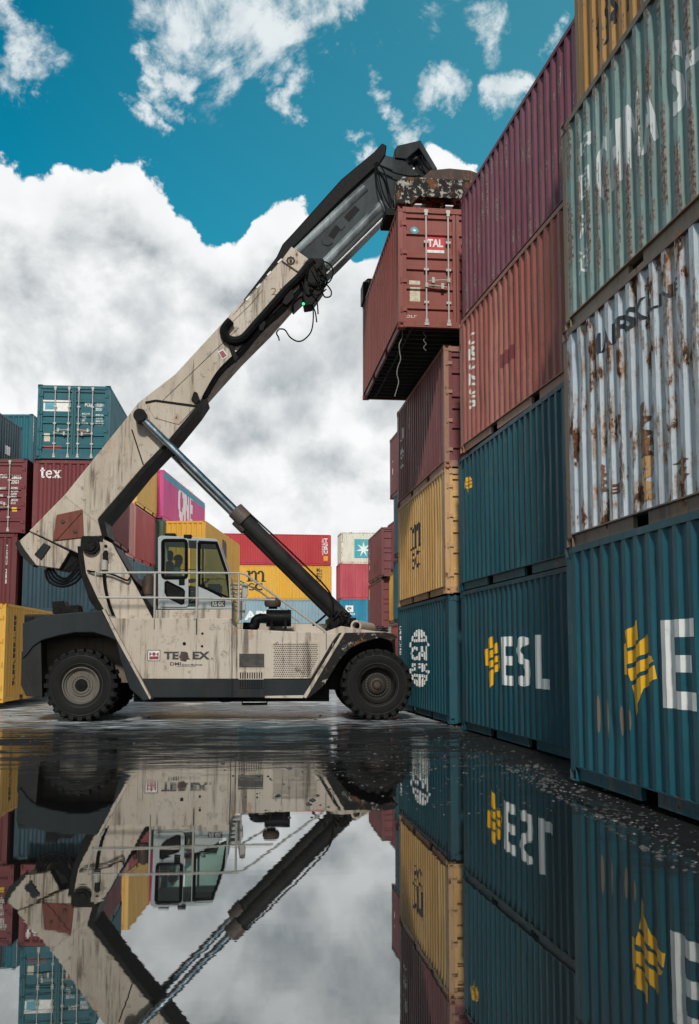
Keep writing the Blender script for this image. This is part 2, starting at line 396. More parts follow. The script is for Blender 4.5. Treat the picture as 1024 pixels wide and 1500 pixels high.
def doors(c, mp, mf, lod):
    w, l, H, root = CW/2, c.L/2, c.H, c.root; S_, Z, G = c.gd
    for sx in (-1, 1):
        a, b = sorted((sx*.006, sx*(w-.11)))
        g = ([a, b], Z, G)
        d = link('door', grid_mesh(('door', H, sx), g, lambda s, zz, dd: (s, dd, zz), 'door'), mp, root); d.location = (0, -l, 0)
        if lod < 2: continue
        def fr():
            m = MB()
            m.box(a+.004, a+.064, .022, .085, .152, H-.135); m.box(b-.064, b-.004, .022, .085, .152, H-.135); return m
        def gas():
            m = MB(); e = a if sx < 0 else b
            m.box(e-.016, e+.016, .03, .1, .15, H-.13); m.box(-.006 if sx > 0 else 0, .006 if sx > 0 else .0055, .03, .1, .15, H-.13) if sx > 0 else None; return m
        link('door_edge', cached(('dfr', H, sx), fr, 'door_edge'), mp, d)
        link('gasket', cached(('dgs', H, sx), gas, 'gasket'), M_RUBBER, d)
        for bx in (sx*.165, sx*.63):
            def bar():
                m = MB(); y = .008
                m.cyl((0, y, .06), (0, y, H-.05), .017, n=10)
                for zz, k in ((.09, 1), (H-.09, -1)):
                    m.box(-.045, .045, y-.02, y+.03, zz-.03, zz+.03); m.box(-.03, .03, y-.026, y+.03, zz+k*.03, zz+k*.1)
                for zz in (.55, 1.25, H-.75): m.box(-.05, .05, y-.012, y+.032, zz-.025, zz+.025)
                return m
            o = link('locking_bar', cached(('bar', H), bar, 'locking_bar', True), M_BAR, d); o.location = (bx, 0, 0)
        for bx, zz, k in ((sx*.165, 1.02, sx), (sx*.63, .9, -sx)):
            def han():
                m = MB(); m.tube([(0, -.002, 0), (.1, -.03, .0), (.34, -.03, -.02), (.42, -.02, -.03)], .013, 6, 3)
                m.box(-.03, .03, -.03, .03, -.04, .05); m.box(.3, .36, -.045, .03, -.07, .05); return m
            o = link('handle', cached('handle', han, 'handle', True), M_BAR, d); o.location = (bx, 0, zz)
            if k < 0: o.scale = (-1, 1, 1)
        for q in range(4):
            zz = .38+q*(H-.76)/3
            def hin():
                m = MB(); m.box(-.06, .06, -.01, .03, -.035, .035); m.cyl((.055, -.006, -.06), (.055, -.006, .06), .018, n=8); return m
            o = link('hinge', cached('hinge', hin, 'hinge'), mf, d); o.location = (sx*(w-.12), 0, zz)
            if sx < 0: o.scale = (-1, 1, 1)
def face_frame(c, face):
    """rotated frame (right along the reader's s axis is handled in decal)"""
    l = c.L/2
    if face in ('R', 'B'): A, B = -c.Vd, -c.Ld
    else: A, B = c.Vd, c.Ld
    return A, B
def facepx(c, face, px, py):
    A, B = face_frame(c, face); n, off = (A, -CW/2) if face in 'LR' else (B, -c.L/2)
    d = ray(px, py); o = CAM-c.ctr
    t = (off+.03-o.dot(n))/d.dot(n); p = o+d*t
    return (p.dot(B), p.z) if face in 'LR' else (p.dot(A), p.z)
def grid_of(c, face):
    if face in 'LR': return c.gs
    return c.gd if c.door == face else c.ge
def decal(c, face, shape, r, col, name='lettering', off=.003, mat=None, rust=None):
    """shape normalised to the unit square; r = (s of left edge, z bottom, s of right edge, z top) in the face's own axes; on side faces the reader's right is -s"""
    vs, fs = norm2d(shape); g = grid_of(c, face)
    bm = bmesh.new(); bv = [bm.verts.new((r[0]+(r[2]-r[0])*a, 0, r[1]+(r[3]-r[1])*b)) for a, b in vs]
    for f in fs:
        try: bm.faces.new([bv[i] for i in f])
        except ValueError: pass
    lo, hi = min(r[0], r[2]), max(r[0], r[2])
    for s in g[0]:
        if lo < s < hi: bmesh.ops.bisect_plane(bm, geom=bm.verts[:]+bm.edges[:]+bm.faces[:], plane_co=(s, 0, 0), plane_no=(1, 0, 0), dist=1e-5)
    for zz in g[1]:
        if r[1] < zz < r[3]: bmesh.ops.bisect_plane(bm, geom=bm.verts[:]+bm.edges[:]+bm.faces[:], plane_co=(0, 0, zz), plane_no=(0, 0, 1), dist=1e-5)
    w, l = CW/2, c.L/2
    for v in bm.verts:
        s, zz = v.co.x, v.co.z; d = interp(g, s, zz)
        v.co = (-w+d-off, s, zz) if face in 'LR' else (s, -l+d-off, zz)
    me = bpy.data.meshes.new(name); bm.to_mesh(me); bm.free()
    if mat is None:
        p = dict(c.pt); p['name'] = c.pt['name']+'_'+name+str(round(sum(col)*100)); p['color'] = col; p['fade'] = tuple(min(1, q*1.1+.02) for q in col)
        p['rust'] = p.get('rust', .15)*.9; p['dirt'] = .25
        mat = paint(**p)
    o = link(name, me, mat, c.root)
    if face in 'RB': o.rotation_euler = (0, 0, math.pi)
    return o
def dpx(c, face, shape, x0, y0, x1, y1, col, name='lettering', **k):
    """rectangle given by two opposite corners as they stand on the face"""
    s0, z0 = facepx(c, face, x0, y0); s1, z1 = facepx(c, face, x1, y1)
    return decal(c, face, shape, (s0, min(z0, z1), s1, max(z0, z1)), col, name, **k)
def dat(c, face, shape, cx, cy, wd, ht, col, name='lettering', **k):
    """centred on a picture point, size in metres"""
    s, z = facepx(c, face, cx, cy); sg = -1 if face in 'LR' else 1
    return decal(c, face, shape, (s-sg*wd/2, z-ht/2, s+sg*wd/2, z+ht/2), col, name, **k)

M_UNDER = simple('dark_underframe', (.03, .028, .027), .8, 0, .4, 5)
M_RUBBER = simple('black_rubber', (.012, .012, .012), .6, 0, .3, 8)
M_BAR = paint('galvanised_bar', (.42, .40, .37), (.55, .5, .44), .6, .35, .3, stain=.5, rough=.45)
H20, H9 = 2.591, 2.896
L20, L40 = 6.058, 12.192
# paints
def P(name, color, **k): d = dict(name=name, color=color); d.update(k); return d
BLUE = (.004, .064, .09)
# --- right-hand rows
A1 = container('blue container with a huge white ESL cut off by the picture edge, nearest of all', 4.006, 5.033, .14, 0, L20, H20, P('petrol_blue', BLUE, fade=(.025, .12, .15), fa=.45, rust=.26, dirt=.5, seed=1., rough=.45), 3, dents=7, seed=11)
A2 = container('pale blue container with black lettering, badly rusted, second up in the nearest stack', 4.115, 5.31, .24, 2.612, L20, H20, P('rusted_pale_blue', (.48, .545, .61), fade=(.64, .66, .67), fa=.6, rust=.68, dirt=.4, ridge=.22, stain=.95, seed=2.), 3, dents=3, seed=12, fc=(.15, .105, .08))
A3 = container('grey-green container with chipped ridges and white Chinese characters in the nearest stack', 4.152, 5.347, .36, 5.222, L20, H20, P('grey_green', (.16, .25, .235), fade=(.34, .45, .42), fa=.5, rust=.36, dirt=.55, ridge=.42, stain=.4, seed=3.), 3, dents=5, seed=13, fc=(.2, .15, .1))
A4 = container('ochre container with black broken lettering on top of the nearest stack', 4.27, 5.1, .3, 7.82, L20, H20, P('ochre', (.42, .21, .06), fade=(.55, .32, .13), fa=.6, rust=.3, dirt=.35, ridge=.25, stain=.4, seed=4.), 2, dents=4, seed=14, fc=(.3, .18, .08))
B1 = container('blue container with yellow mark and whole white ESL lettering, base of the second stack', 4.771, 12.841, -.25, -.02, L20, H20, P('petrol_blue', (.005, .052, .072), fade=(.025, .10, .125), fa=.4, rust=.26, dirt=.55, seed=5., rough=.5), 3, dents=7, seed=21)
B2 = container('blue container with one small yellow mark, second up above the white ESL lettering', 4.861, 13.156, -.6, 2.6, L20, H20, P('petrol_blue', (.005, .064, .087), fade=(.025, .12, .145), fa=.4, rust=.26, dirt=.5, seed=6., rough=.45), 3, dents=7, seed=22)
B3 = container('faded salmon red container with vertical white CRONOS, third up in the second stack', 4.914, 12.694, -1.68, 5.212, L20, H20, P('salmon_red', (.34, .098, .075), fade=(.46, .19, .15), fa=.7, rust=.22, dirt=.35, ridge=.1, stain=.3, seed=7.), 3, dents=6, seed=23, fc=(.33, .16, .11))
B4 = container('purple maroon container on top of the second stack, against the sky', 5.032, 12.867, -1.76, 7.83, L20, H20, P('purple_maroon', (.175, .052, .075), fade=(.27, .12, .15), fa=.5, rust=.2, dirt=.3, ridge=.22, stain=.2, seed=8.), 3, dents=3, seed=24)
C1 = container('dark blue container with white globe emblem beside the front tyre', 4.782, 20.067, .8, -.005, L20, H20, P('petrol_blue', (.005, .054, .075), fade=(.04, .12, .15), fa=.3, rust=.1, dirt=.4, seed=9.), 2, dents=5, seed=31)
C2 = container('faded yellow container with black msc mark on top of the globe container', 4.728, 20.095, 1.47, 2.61, L20, H20, P('faded_yellow', (.50, .27, .085), fade=(.60, .40, .18), fa=.7, rust=.26, dirt=.3, ridge=.12, stain=.4, seed=10.), 2, door='N', dents=3, seed=32, fc=(.34, .2, .1))
C3 = container('maroon container standing right under the hanging one', 4.758, 20.197, 1.29, 5.225, L20, H20, P('maroon', (.15, .038, .042), fade=(.25, .11, .11), fa=.55, rust=.24, dirt=.35, ridge=.15, stain=.2, seed=11.), 2, door='N', dents=3, seed=33, fc=(.26, .13, .09))
HC = container('red-brown container hanging from the spreader, doors with a red TAL plate', 3.744, 19.865, 1.64, 8.043, L20, H20, P('red_brown', (.21, .05, .038), fade=(.28, .085, .065), fa=.5, rust=.2, dirt=.35, ridge=.05, stain=.2, seed=12.), 2, door='N', dents=3, seed=34, under=True)
# --- decals of the right-hand rows
dpx(A1, 'L', ESL_LOGO, 915, 1046, 960, 906, YELL, 'logo'); dpx(A1, 'L', ESL_TXT, 971, 1036, 1185, 893, WHITE)
_a, _b = facepx(A1, 'L', 972, 1034); decal(A1, 'L', UNIT, (.2, .1, .21, .11), WHITE, 'scuff') if 0 else None
dpx(B1, 'L', ESL_LOGO, 712.5, 1008, 733, 929, YELL, 'logo'); dpx(B1, 'L', ESL_TXT, 735, 1003, 806.5, 929, WHITE)
dpx(B2, 'L', ESL_LOGO, 682, 730, 693, 691, YELL, 'logo')
decal(B2, 'L', norm2d(text2d('ESL', .02)), (1.95, .2, 1.951, .201), WHITE) if 0 else None
dpx(A2, 'L', text2d('MAERSK', .035, 1.25), 868, 528, 947, 432, (.02, .028, .04))
dpx(A2, 'L', text2d('LINE', .035, 1.2), 954, 458, 996, 405, (.02, .028, .04))
s0, zz0 = facepx(A3, 'L', 876, 262); s1, _z = facepx(A3, 'L', 966, 262)
_w = (s0-s1)
decal(A3, 'L', text2d('CHINA', .028, 1.), (s0, zz0-.33, s1, zz0+.38), (.66, .68, .66)); decal(A3, 'L', text2d('SHIPPING', .028, 1.), (s1-.3, zz0-.33, s1-.3-_w*1.5, zz0+.38), (.66, .68, .66))
for ch, yy in (('中', 212), ('国', 268), ('海', 326), ('运', 380)):
    dat(A3, 'L', text2d(ch, .012), 858, yy, .3, .3, (.66, .68, .66))
BR = [[(random.uniform(-.05, .05)+.5*(1+.8*math.sin(i*2.4)*random.uniform(.4, 1)), i/11) for i in range(12)]]
def scribble(seed, n=9):
    rng = random.Random(seed); a = [(.5+rng.uniform(-.18, .18)-.16-.1*math.sin(i*1.3), i/n) for i in range(n+1)]
    b = [(.5+rng.uniform(-.12, .2)+.16+.1*math.sin(i*1.7+1), i/n) for i in range(n, -1, -1)]
    return norm2d(polys2d([a+b]))
for i, (px, py, wd, ht) in enumerate(((879, 1046, .07, .34), (893, 1052, .06, .36), (911, 1056, .07, .26), (926, 1055, .05, .18))):
    dat(A1, 'L', DISC, px, py, .035, ht*1.15, (.15, .115, .09), 'scrape')
for i, (px, py, wd, ht) in enumerate(((946, 640, .3, .42), (944, 628, .2, .5), (950, 700, .34, .42), (1000, 690, .3, .25), (886, 700, .08, .3), (905, 715, .3, .1))):
    dat(A2, 'L', scribble(70+i, 13), px, py, wd, ht, ((.07, .035, .02), (.12, .055, .03), (.5, .3, .13), (.12, .05, .025), (.2, .08, .04), (.14, .06, .03))[i], 'rust_patch', off=.003+.001*i)
for i, (px, py, wd, ht) in enumerate(((876, 50, .14, .42), (889, 22, .17, .62), (900, 10, .13, .4), (905, -10, .15, .5), (919, 2, .1, .2), (876, 82, .04, .07))):
    dat(A4, 'L', scribble(i), px, py, wd, ht, (.03, .026, .03))
dpx(B3, 'L', stack_text('CRONOS', .03, .08), 688.5, 601, 697, 483, (.72, .66, .6))
dpx(B3, 'L', UNIT, 735, 540, 754, 502, (.19, .035, .04), 'paint_patch')
dpx(C1, 'L', GLOBE, 601, 1004, 629, 920, WHITE, 'logo'); dpx(C1, 'L', text2d('CAI', .045), 602, 967, 627.5, 946, WHITE); dpx(C1, 'L', text2d('SIPIC', .04), 604, 983, 628, 972, WHITE)
dpx(C1, 'L', stack_text('CAIU28', .02, .2), 586, 959, 589.5, 917, WHITE)
dpx(C2, 'L', MSC, 603, 836, 618, 761, (.02, .02, .022), 'logo')
dpx(C3, 'L', stack_text('JAX', .03, .15), 588, 687, 591.5, 626, (.62, .58, .54)); dat(C3, 'L', stack_text('II', .02, .3), 601, 620, .1, .3, (.6, .5, .46))
# red plate and small stickers on the hanging container's door
PL_RED = simple('plate_red', (.52, .02, .035), .4, 0, .12, 6); PL_WHITE = simple('plate_white', (.72, .7, .66), .45, 0, .15, 12)
ST_BLUE = simple('sticker_blue', (.06, .28, .36), .4, 0, .2, 14); ST_CREAM = simple('sticker_cream', (.52, .45, .33), .5, 0, .25, 14)
dpx(HC, 'N', UNIT, 625, 369, 651.5, 345, (1, 0, 0), 'sign_plate', mat=PL_RED, off=.004); dpx(HC, 'N', text2d('TAL', .04, 1.2), 627, 360, 649.5, 349.5, (1, 1, 1), mat=PL_WHITE, off=.008)
dpx(HC, 'N', UNIT, 625, 368.5, 651.5, 365.5, (1, 1, 1), 'sign_plate', mat=PL_WHITE, off=.007)
dpx(HC, 'N', DISC, 601.5, 342, 613.5, 331, (0, 0, 1), 'sticker', mat=ST_BLUE, off=.004); dat(HC, 'N', DISC, 607.5, 336.5, .07, .07, (1, 1, 1), 'sticker', mat=PL_WHITE, off=.007)
dpx(HC, 'N', UNIT, 600, 415.5, 616, 410, (1, 1, 1), 'sticker', mat=ST_CREAM, off=.004); dpx(HC, 'N', UNIT, 601, 440, 616, 421, (1, 1, 1), 'sticker', mat=ST_CREAM, off=.005)
dpx(HC, 'N', text2d('OLF', .0, 1.1, .2), 595, 465, 611, 460.5, (.7, .6, .55))

# --- further right-hand stacks
MAR = P('maroon', (.155, .04, .045), fade=(.24, .1, .1), fa=.5, rust=.16, dirt=.3, seed=13.)
D4 = container('maroon container topping the stack behind the hanging one', 7.54, 36.4, .5, 7.97, L20, H20, MAR, 2)
D3 = container('slate blue container third up, a sliver behind the maroon one', 7.42, 34.9, .5, 5.3, L20, H20, P('slate_blue', (.03, .07, .09), seed=14.), 2)
D2 = container('dull teal container second up behind the faded yellow one', 7.5, 35.5, .5, 2.65, L20, H20, P('dull_teal', (.015, .1, .12), seed=15.), 2)
D1 = container('brick red container at ground level behind the front wheel', 7.42, 35.6, .5, 0, L20, H20, P('brick_red', (.3, .07, .06), seed=16.), 2)
X3 = container('maroon container with white vertical marks beside the slate blue sliver', 9.2, 46.6, .5, 5.55, L20, H20, P('maroon', (.22, .045, .055), seed=17.), 1, door='N')
X2 = container('bright yellow container, a strip under the marked maroon one', 9.15, 46.5, .5, 2.93, L20, H20, P('strip_yellow', (.62, .33, .06), seed=18.), 1)
X1 = container('grey container at ground level glimpsed above the front tyre', 9.1, 46.5, .5, 0, L20, H9, P('light_grey', (.4, .4, .4), seed=19.), 1)
E3 = container('maroon container with dark scars topping the free-standing pair', 8.762, 51.46, 2.18, 5.35, L20, H20, P('maroon', (.17, .05, .055), fade=(.22, .1, .1), seed=20.), 1, door='N')
E2 = container('maroon container with yellow sticker under the scarred one', 8.80, 51.8, 2.18, 2.72, L20, H20, P('maroon', (.17, .046, .05), fade=(.22, .1, .1), seed=21.), 1, door='N')
E1 = container('dark container at the base of the free-standing maroon pair', 8.8, 51.8, 2.18, 0, L20, 2.70, P('dark_steel', (.05, .05, .055), seed=22.), 1)
dat(D4, 'L', stack_text('TRI', .02, .2), 576, 690, .2, .9, (.6, .55, .52)); dat(X3, 'L', stack_text('TGHU', .03, .2), 570, 795, .35, 1.2, (.7, .66, .62))
dat(E3, 'L', stack_text('KKFU', .03, .2), 541.5, 820, .25, 1.2, (.6, .55, .5)); dat(E3, 'L', scribble(31), 549, 831, .5, .6, (.05, .02, .02), 'scar'); dat(E3, 'L', scribble(33), 553, 830, .5, .7, (.05, .02, .02), 'scar')
dat(E2, 'L', UNIT, 541.5, 868, .45, .35, (.6, .45, .06), 'sticker'); dat(E2, 'L', UNIT, 541.5, 875, .4, .3, (.55, .52, .45), 'sticker')
# --- far stacks across the yard (long sides to the camera)
YEL = P('signal_yellow', (.66, .34, .035), fade=(.7, .42, .1), fa=.4, rust=.12, dirt=.3, seed=23.)
F4 = container('bright red long container topping the far stack', 10.03, 84.29, -90, 8.76, L40, H20, P('bright_red', (.40, .028, .035), fade=(.45, .07, .07), rust=.1, dirt=.2, seed=24.), 1, door='N')
F3 = container('yellow long container with large black msc under the bright red one', 10.1, 84.4, -90, 5.85, L40, H9, YEL, 1, door='N')
F2 = container('pale grey-blue long container with white lettering over a dark stripe', 10.05, 84.3, -90, 2.93, L40, H9, P('grey_blue', (.22, .33, .38), fade=(.32, .42, .46), seed=25.), 1)
F1 = container('dark blue long container at the base of the far stack', 10.05, 84.3, -90, 0, L40, H9, P('petrol_blue', (.01, .07, .1), seed=26.), 1)
G4 = container('off-white container with pale blue square and white star', 10.5+L40, 81.3, -90, 8.66, L40, H20, P('off_white', (.62, .58, .48), fade=(.66, .62, .54), rust=.35, dirt=.25, stain=.5, seed=27.), 1)
G3 = container('crimson container under the off-white star container', 10.35+L40, 81.0, -90, 5.76, L40, H9, P('crimson', (.36, .05, .065), seed=28.), 1)
G2 = container('bright blue container with small white square mark under the crimson one', 10.35+L40, 81.0, -90, 2.86, L40, H9, P('bright_blue', (.012, .17, .27), seed=29.), 1)
G1 = container('brown container at the base of the star stack', 10.4+L40, 81.0, -90, 0, L40, 2.85, P('brown', (.12, .06, .05), seed=30.), 1)
dpx(F3, 'L', MSC, 361, 865, 390, 836, (.02, .02, .022), 'logo'); dpx(F2, 'L', text2d('APL', .04, 1.2), 358, 908, 398, 895, WHITE)
s0, _z = facepx(F2, 'L', 350, 900); s1, _z = facepx(F2, 'L', 480, 900); decal(F2, 'L', UNIT, (s0, .2, s1, .95), (.02, .09, .13), 'stripe', off=.002)
dat(F4, 'L', UNIT, 477, 818, .35, .4, (.7, .36, .03), 'sticker'); dat(F4, 'L', stack_text('TGBU', .03, .15), 477.5, 800, .3, 1.3, WHITE); dat(F4, 'L', stack_text('2045601', .02, .15), 473, 801, .22, 1.4, (.6, .5, .48))
dat(F3, 'L', stack_text('MEDU', .03, .2), 466, 846, .25, 1.6, (.03, .03, .03)); dat(F3, 'L', stack_text('3401', .03, .2), 470, 843, .2, 1.0, (.1, .09, .05))
dpx(G4, 'L', UNIT, 519, 817.5, 546, 790, (.07, .32, .36), 'logo'); dpx(G4, 'L', STAR, 521.5, 815, 543.5, 793, (.68, .68, .66), 'logo', off=.007)
dpx(G2, 'L', UNIT, 506, 896.5, 517.5, 887, WHITE, 'logo'); dpx(G2, 'L', band(.5, .5, .5, .5, .2, 0, 290) and norm2d(polys2d([band(.5, .5, .5, .5, .2, 0, 290), rect2(.3, .4, .9, .6)])), 508.5, 894.5, 515, 889, BLACK, 'logo', off=.007); dpx(G2, 'L', text2d('BLUE', .03), 513, 901, 520, 898, WHITE)
# --- left-hand rows
def cc(X, Y): return cw(X, Y)
MED = container('yellow container with vertical black MEDITERRANEAN behind the rear wheel', -7.715, 27.727, 4.02, .12, L20, H20, P('amber_yellow', (.62, .31, .035), fade=(.68, .4, .1), fa=.4, rust=.16, dirt=.25, seed=31.), 2, door='N')
T3 = container('maroon container with white door numbers, doors facing the camera', -8.74, 35.925, 5, 5.50, L20, H20, P('maroon', (.135, .022, .028), fade=(.2, .055, .055), rust=.14, dirt=.3, seed=32.), 2, door='N')
T2 = container('dark red container with vertical white text, below the maroon doors', -8.98, 35.9, 5, 2.9, L20, H20, P('maroon', (.1, .018, .02), fade=(.15, .04, .04), rust=.14, dirt=.35, seed=33.), 2)
T1 = container('dark red container on the ground, hidden by the yellow vertical-lettered one', -8.98, 35.9, 5, 0, L20, H9, P('maroon', (.13, .03, .03), seed=34.), 1)
PC = container('teal container with white barred doors topping the left stack', -5.944, 35.183, 2.93, 7.994, L20, H20, P('teal', (.005, .085, .108), fade=(.03, .14, .17), rust=.2, dirt=.3, seed=35.), 2, door='N')
TX = container('maroon container with white lower-case tex under the teal doors', -6.02, 35.25, 3.4, 5.4, L20, H20, P('maroon', (.13, .02, .025), fade=(.19, .05, .05), rust=.14, dirt=.35, seed=36.), 2)
DB = container('dark blue container behind the boom tail, under the tex one', -6.4, 36.0, 3.4, 2.8, L20, H20, P('navy_blue', (.004, .03, .046), seed=37.), 2)
DB1 = container('navy container at the base, behind the rear fender', -6.4, 36.0, 3.4, 0, L20, 2.79, P('navy_blue', (.004, .03, .046), seed=37.), 1)
_x, _y = cw(-17.9, 48.6)
TB = container('teal container with small white triangle, standing behind the barred teal doors', _x, _y, 7.83, 10.45, L20, H20, P('teal', (.005, .085, .112), fade=(.03, .14, .17), rust=.12, dirt=.3, seed=38.), 2)
for k in range(4):
    q = container('plain %s container in the tall stack below the small white triangle' % ('brown', 'grey', 'green', 'dark blue')[k], _x, _y, 7.83, k*2.61, L20, H20, P('plain_'+'abcd'[k], ((.12, .06, .05), (.2, .2, .2), (.06, .12, .08), (.01, .07, .1))[k], seed=39.+k), 1)
_x, _y = cw(-13.62-CW, 35.3)
LB = container('slate blue container cut by the picture edge above the maroon doors', _x, _y, 8.3, 8.13, L20, H20, P('slate_blue', (.015, .05, .068), fade=(.05, .1, .12), seed=43.), 2)
for k, (h, zz) in enumerate(((H9, 0), (H20, 2.9), (H20, 5.51))):
    container('%s container under the slate blue one at the picture edge' % ('red', 'grey', 'ochre')[k], _x-.25, _y, 8.3, zz, L20, h, P('edge_'+'abc'[k], ((.2, .03, .03), (.25, .25, .25), (.4, .2, .05))[k], seed=44.+k), 1)
# receding row behind the cab
PK = P('faded_pink', (.56, .22, .19), fade=(.64, .34, .3), fa=.7, rust=.12, dirt=.25, seed=47.)
def rowc(label, X, Y, yaw, z, L, H, pt, **k):
    x, y = cw(X, Y); return container(label, x-CW*math.cos(rad(yaw)), y+CW*math.sin(rad(yaw)), yaw, z, L, H, pt, **k)
cxr, cyr = -5.969, 48.843
def along(x, y, yaw, d): return x+math.sin(rad(yaw))*d, y+math.cos(rad(yaw))*d
CR3 = container('crimson container behind the cab, below the plain yellow one', cxr, cyr, 8.08, 5.807, L20, H20, P('crimson', (.40, .06, .068), fade=(.48, .15, .15), rust=.08, dirt=.2, seed=48.), 1)
CR4 = container('plain yellow container beside the magenta one', cxr+.05, cyr, 8.08, 8.45, L20, H20, P('deep_yellow', (.64, .36, .07), fade=(.7, .46, .16), rust=.12, dirt=.3, seed=49.), 1)
CR2 = container('steel blue container under the crimson one', cxr, cyr, 8.08, 2.9, L20, H9, P('steel_blue', (.07, .16, .2), seed=50.), 1)
CR1 = container('blue container on the ground under the steel blue one', cxr, cyr, 8.08, 0, L20, H9, P('petrol_blue', (.01, .08, .11), seed=51.), 1)
pxr, pyr = along(cxr, cyr, 8.08, -6.2)
PK3 = container('faded pink container under the boom, left of the crimson one', pxr+.05, pyr, 8.08, 5.807, L20, H20, PK, 1)
PK2 = container('steel blue container under the faded pink one', pxr, pyr, 8.08, 2.9, L20, H9, P('steel_blue', (.07, .16, .2), seed=52.), 1)
PK1 = container('blue container on the ground under the faded pink stack', pxr, pyr, 8.08, 0, L20, H9, P('petrol_blue', (.01, .08, .11), seed=53.), 1)
dat(PK3, 'R', scribble(41, 14), 178, 768, 1.9, 1.0, (.16, .09, .09))
MG = container('magenta long container with white ONE lettering and cyan top edge', -4.914, 53.726, 10.01, 8.42, L40, H20, P('magenta', (.52, .055, .22), fade=(.58, .13, .3), rust=.06, dirt=.2, seed=54.), 1)
for k in range(3):
    container('%s long container hidden under the magenta one' % ('grey', 'brown', 'green')[k], -4.914, 53.726, 10.01, (0, 2.9, 5.8)[k], L40, (H9, H9, H20)[k], P('hid_'+'abc'[k], ((.2, .2, .2), (.12, .06, .05), (.06, .12, .08))[k], seed=55.+k), 1)
MU = container('mustard long container seen over the cab roof with black side lettering', -2.692, 54.083, 10.21, 5.80, L40, H20, P('mustard', (.60, .29, .028), fade=(.66, .4, .08), rust=.12, dirt=.3, seed=58.), 1)
MU2 = container('yellow long container seen through the cab windows', -2.692, 54.083, 10.21, 2.9, L40, H9, P('mustard', (.55, .3, .04), fade=(.66, .4, .08), seed=59.), 1)
MU1 = container('grey long container on the ground under the mustard ones', -2.692, 54.083, 10.21, 0, L40, H9, P('grey_steel', (.2, .22, .22), seed=60.), 1)
dpx(MG, 'R', text2d('ONE', .05), 260.5, 762, 282.5, 720, (.74, .7, .72)); decal(MG, 'R', UNIT, (-5.9, 2.2, 5.9, 2.51), (.03, .30, .36), 'stripe', off=.004)
dpx(MU, 'R', text2d('m', .06), 325, 818, 331.5, 793, (.05, .04, .05))
# decals on the left-hand rows
PX_W = (.68, .68, .64)
dpx(PC, 'N', UNIT, 62.5, 601.5, 103, 586.5, (1, 1, 1), 'sign_plate', mat=PL_WHITE, off=.006); dpx(PC, 'N', UNIT, 65.5, 599, 79.5, 589.5, (0, 0, 1), 'sticker', mat=ST_BLUE, off=.009)
dpx(PC, 'N', UNIT, 64, 646, 73, 634.5, (1, 1, 1), 'sticker', mat=ST_CREAM, off=.006)
dpx(PC, 'N', text2d('PCIU', .03), 124, 595, 134.5, 589.5, PX_W); dpx(PC, 'N', text2d('132201 2', .03), 140, 595, 155, 590.5, PX_W); dpx(PC, 'N', text2d('22G1', .03), 139.5, 601, 149, 597, PX_W)
dpx(PC, 'N', lines_text(('MAX.G.W.', 'TARE', 'NET', 'CU.CAP.'), .02), 119.5, 622, 132, 604.5, PX_W); dpx(PC, 'N', lines_text(('30480 KG', '2220 KG', '28260 KG', '33.2 CU.M'), .02), 139.5, 622.5, 152, 606.5, PX_W)
dpx(PC, 'N', UNIT, 116, 634, 130, 630.5, (.25, .06, .05), 'paint_patch'); dpx(PC, 'N', UNIT, 64, 657, 90, 653, (.27, .06, .05), 'paint_patch')
dpx(T3, 'N', text2d('TEMU', .03), -1, 700, 10, 695, PX_W); dpx(T3, 'N', text2d('288354 2', .03), 16.5, 701.5, 38, 696, PX_W); dpx(T3, 'N', text2d('22G1', .03), 15.5, 708, 27, 703, PX_W)
dpx(T3, 'N', lines_text(('30480', '67200', '2250', '4960', '28230', '33.2'), .02, .3), 15, 738, 26.5, 713, PX_W); dpx(T3, 'N', lines_text(('MAX.WT', 'TARE', 'CAP'), .02, 1.2), -2, 738, 9, 713, PX_W)
dpx(T3, 'N', UNIT, 17, 749, 24.5, 743, (.7, .45, .04), 'sticker')
dpx(TX, 'N', TEX, 58.5, 700, 90, 685, (.74, .74, .72))
dpx(T2, 'N', stack_text('TGHU 288', .03, .1), 7.5, 855, 11.5, 798, (.6, .6, .58))
dpx(TB, 'N', ([(0, 0), (1, 0), (.5, 1)], [(0, 1, 2)]), 30, 610, 36, 604, WHITE, 'logo'); dpx(TB, 'N', stack_text('PCIU3829011', .03, .1), 48.5, 647, 50.5, 603, WHITE)
dpx(LB, 'R', stack_text('SHIPPING', .03, .1), 5.5, 670, 7, 632, (.55, .6, .62)); dat(LB, 'R', UNIT, 11, 660, .5, .35, WHITE, 'sticker')
dpx(MED, 'R', stack_text('MEDITERRANEAN', .05, .18), 18, 1004, 24, 902, (.03, .026, .02)); dpx(MED, 'R', stack_text('SHIPPING CO', .03, .3), 23.6, 996, 26.5, 912, (.06, .05, .03))

# ------------------------------------------------------------------ reach stacker
PHI = rad(4.0)
tT = Vector((math.cos(PHI), -math.sin(PHI), 0)); tN = Vector((math.sin(PHI), math.cos(PHI), 0))
_d = ray(118, 1057.5); tO = CAM+_d*((WATER-CH)/_d.z)
def tp(px, py, y=0.):
    d = ray(px, py); o = CAM-tO; t = (y-o.dot(tN))/d.dot(tN); p = o+d*t
    return p.dot(tT), p.z
def tpl(pts, y=0.): return [tp(a, b, y) for a, b in pts]
def t3(px, py, y): a = tp(px, py, y); return Vector((a[0], y, a[1]))
RS = empty('reach_stacker', tO, -PHI, 'dirty cream container handler with raised telescopic boom, parked in the puddle', 'reach stacker')
BEI = paint('cream_paint', (.44, .365, .295), (.55, .48, .41), .65, .4, 1.0, stain=.65, seed=70., rough=.5)
BEI2 = paint('boom_paint', (.38, .305, .235), (.53, .45, .375), .85, .4, 1.15, stain=.55, seed=71., rough=.5)
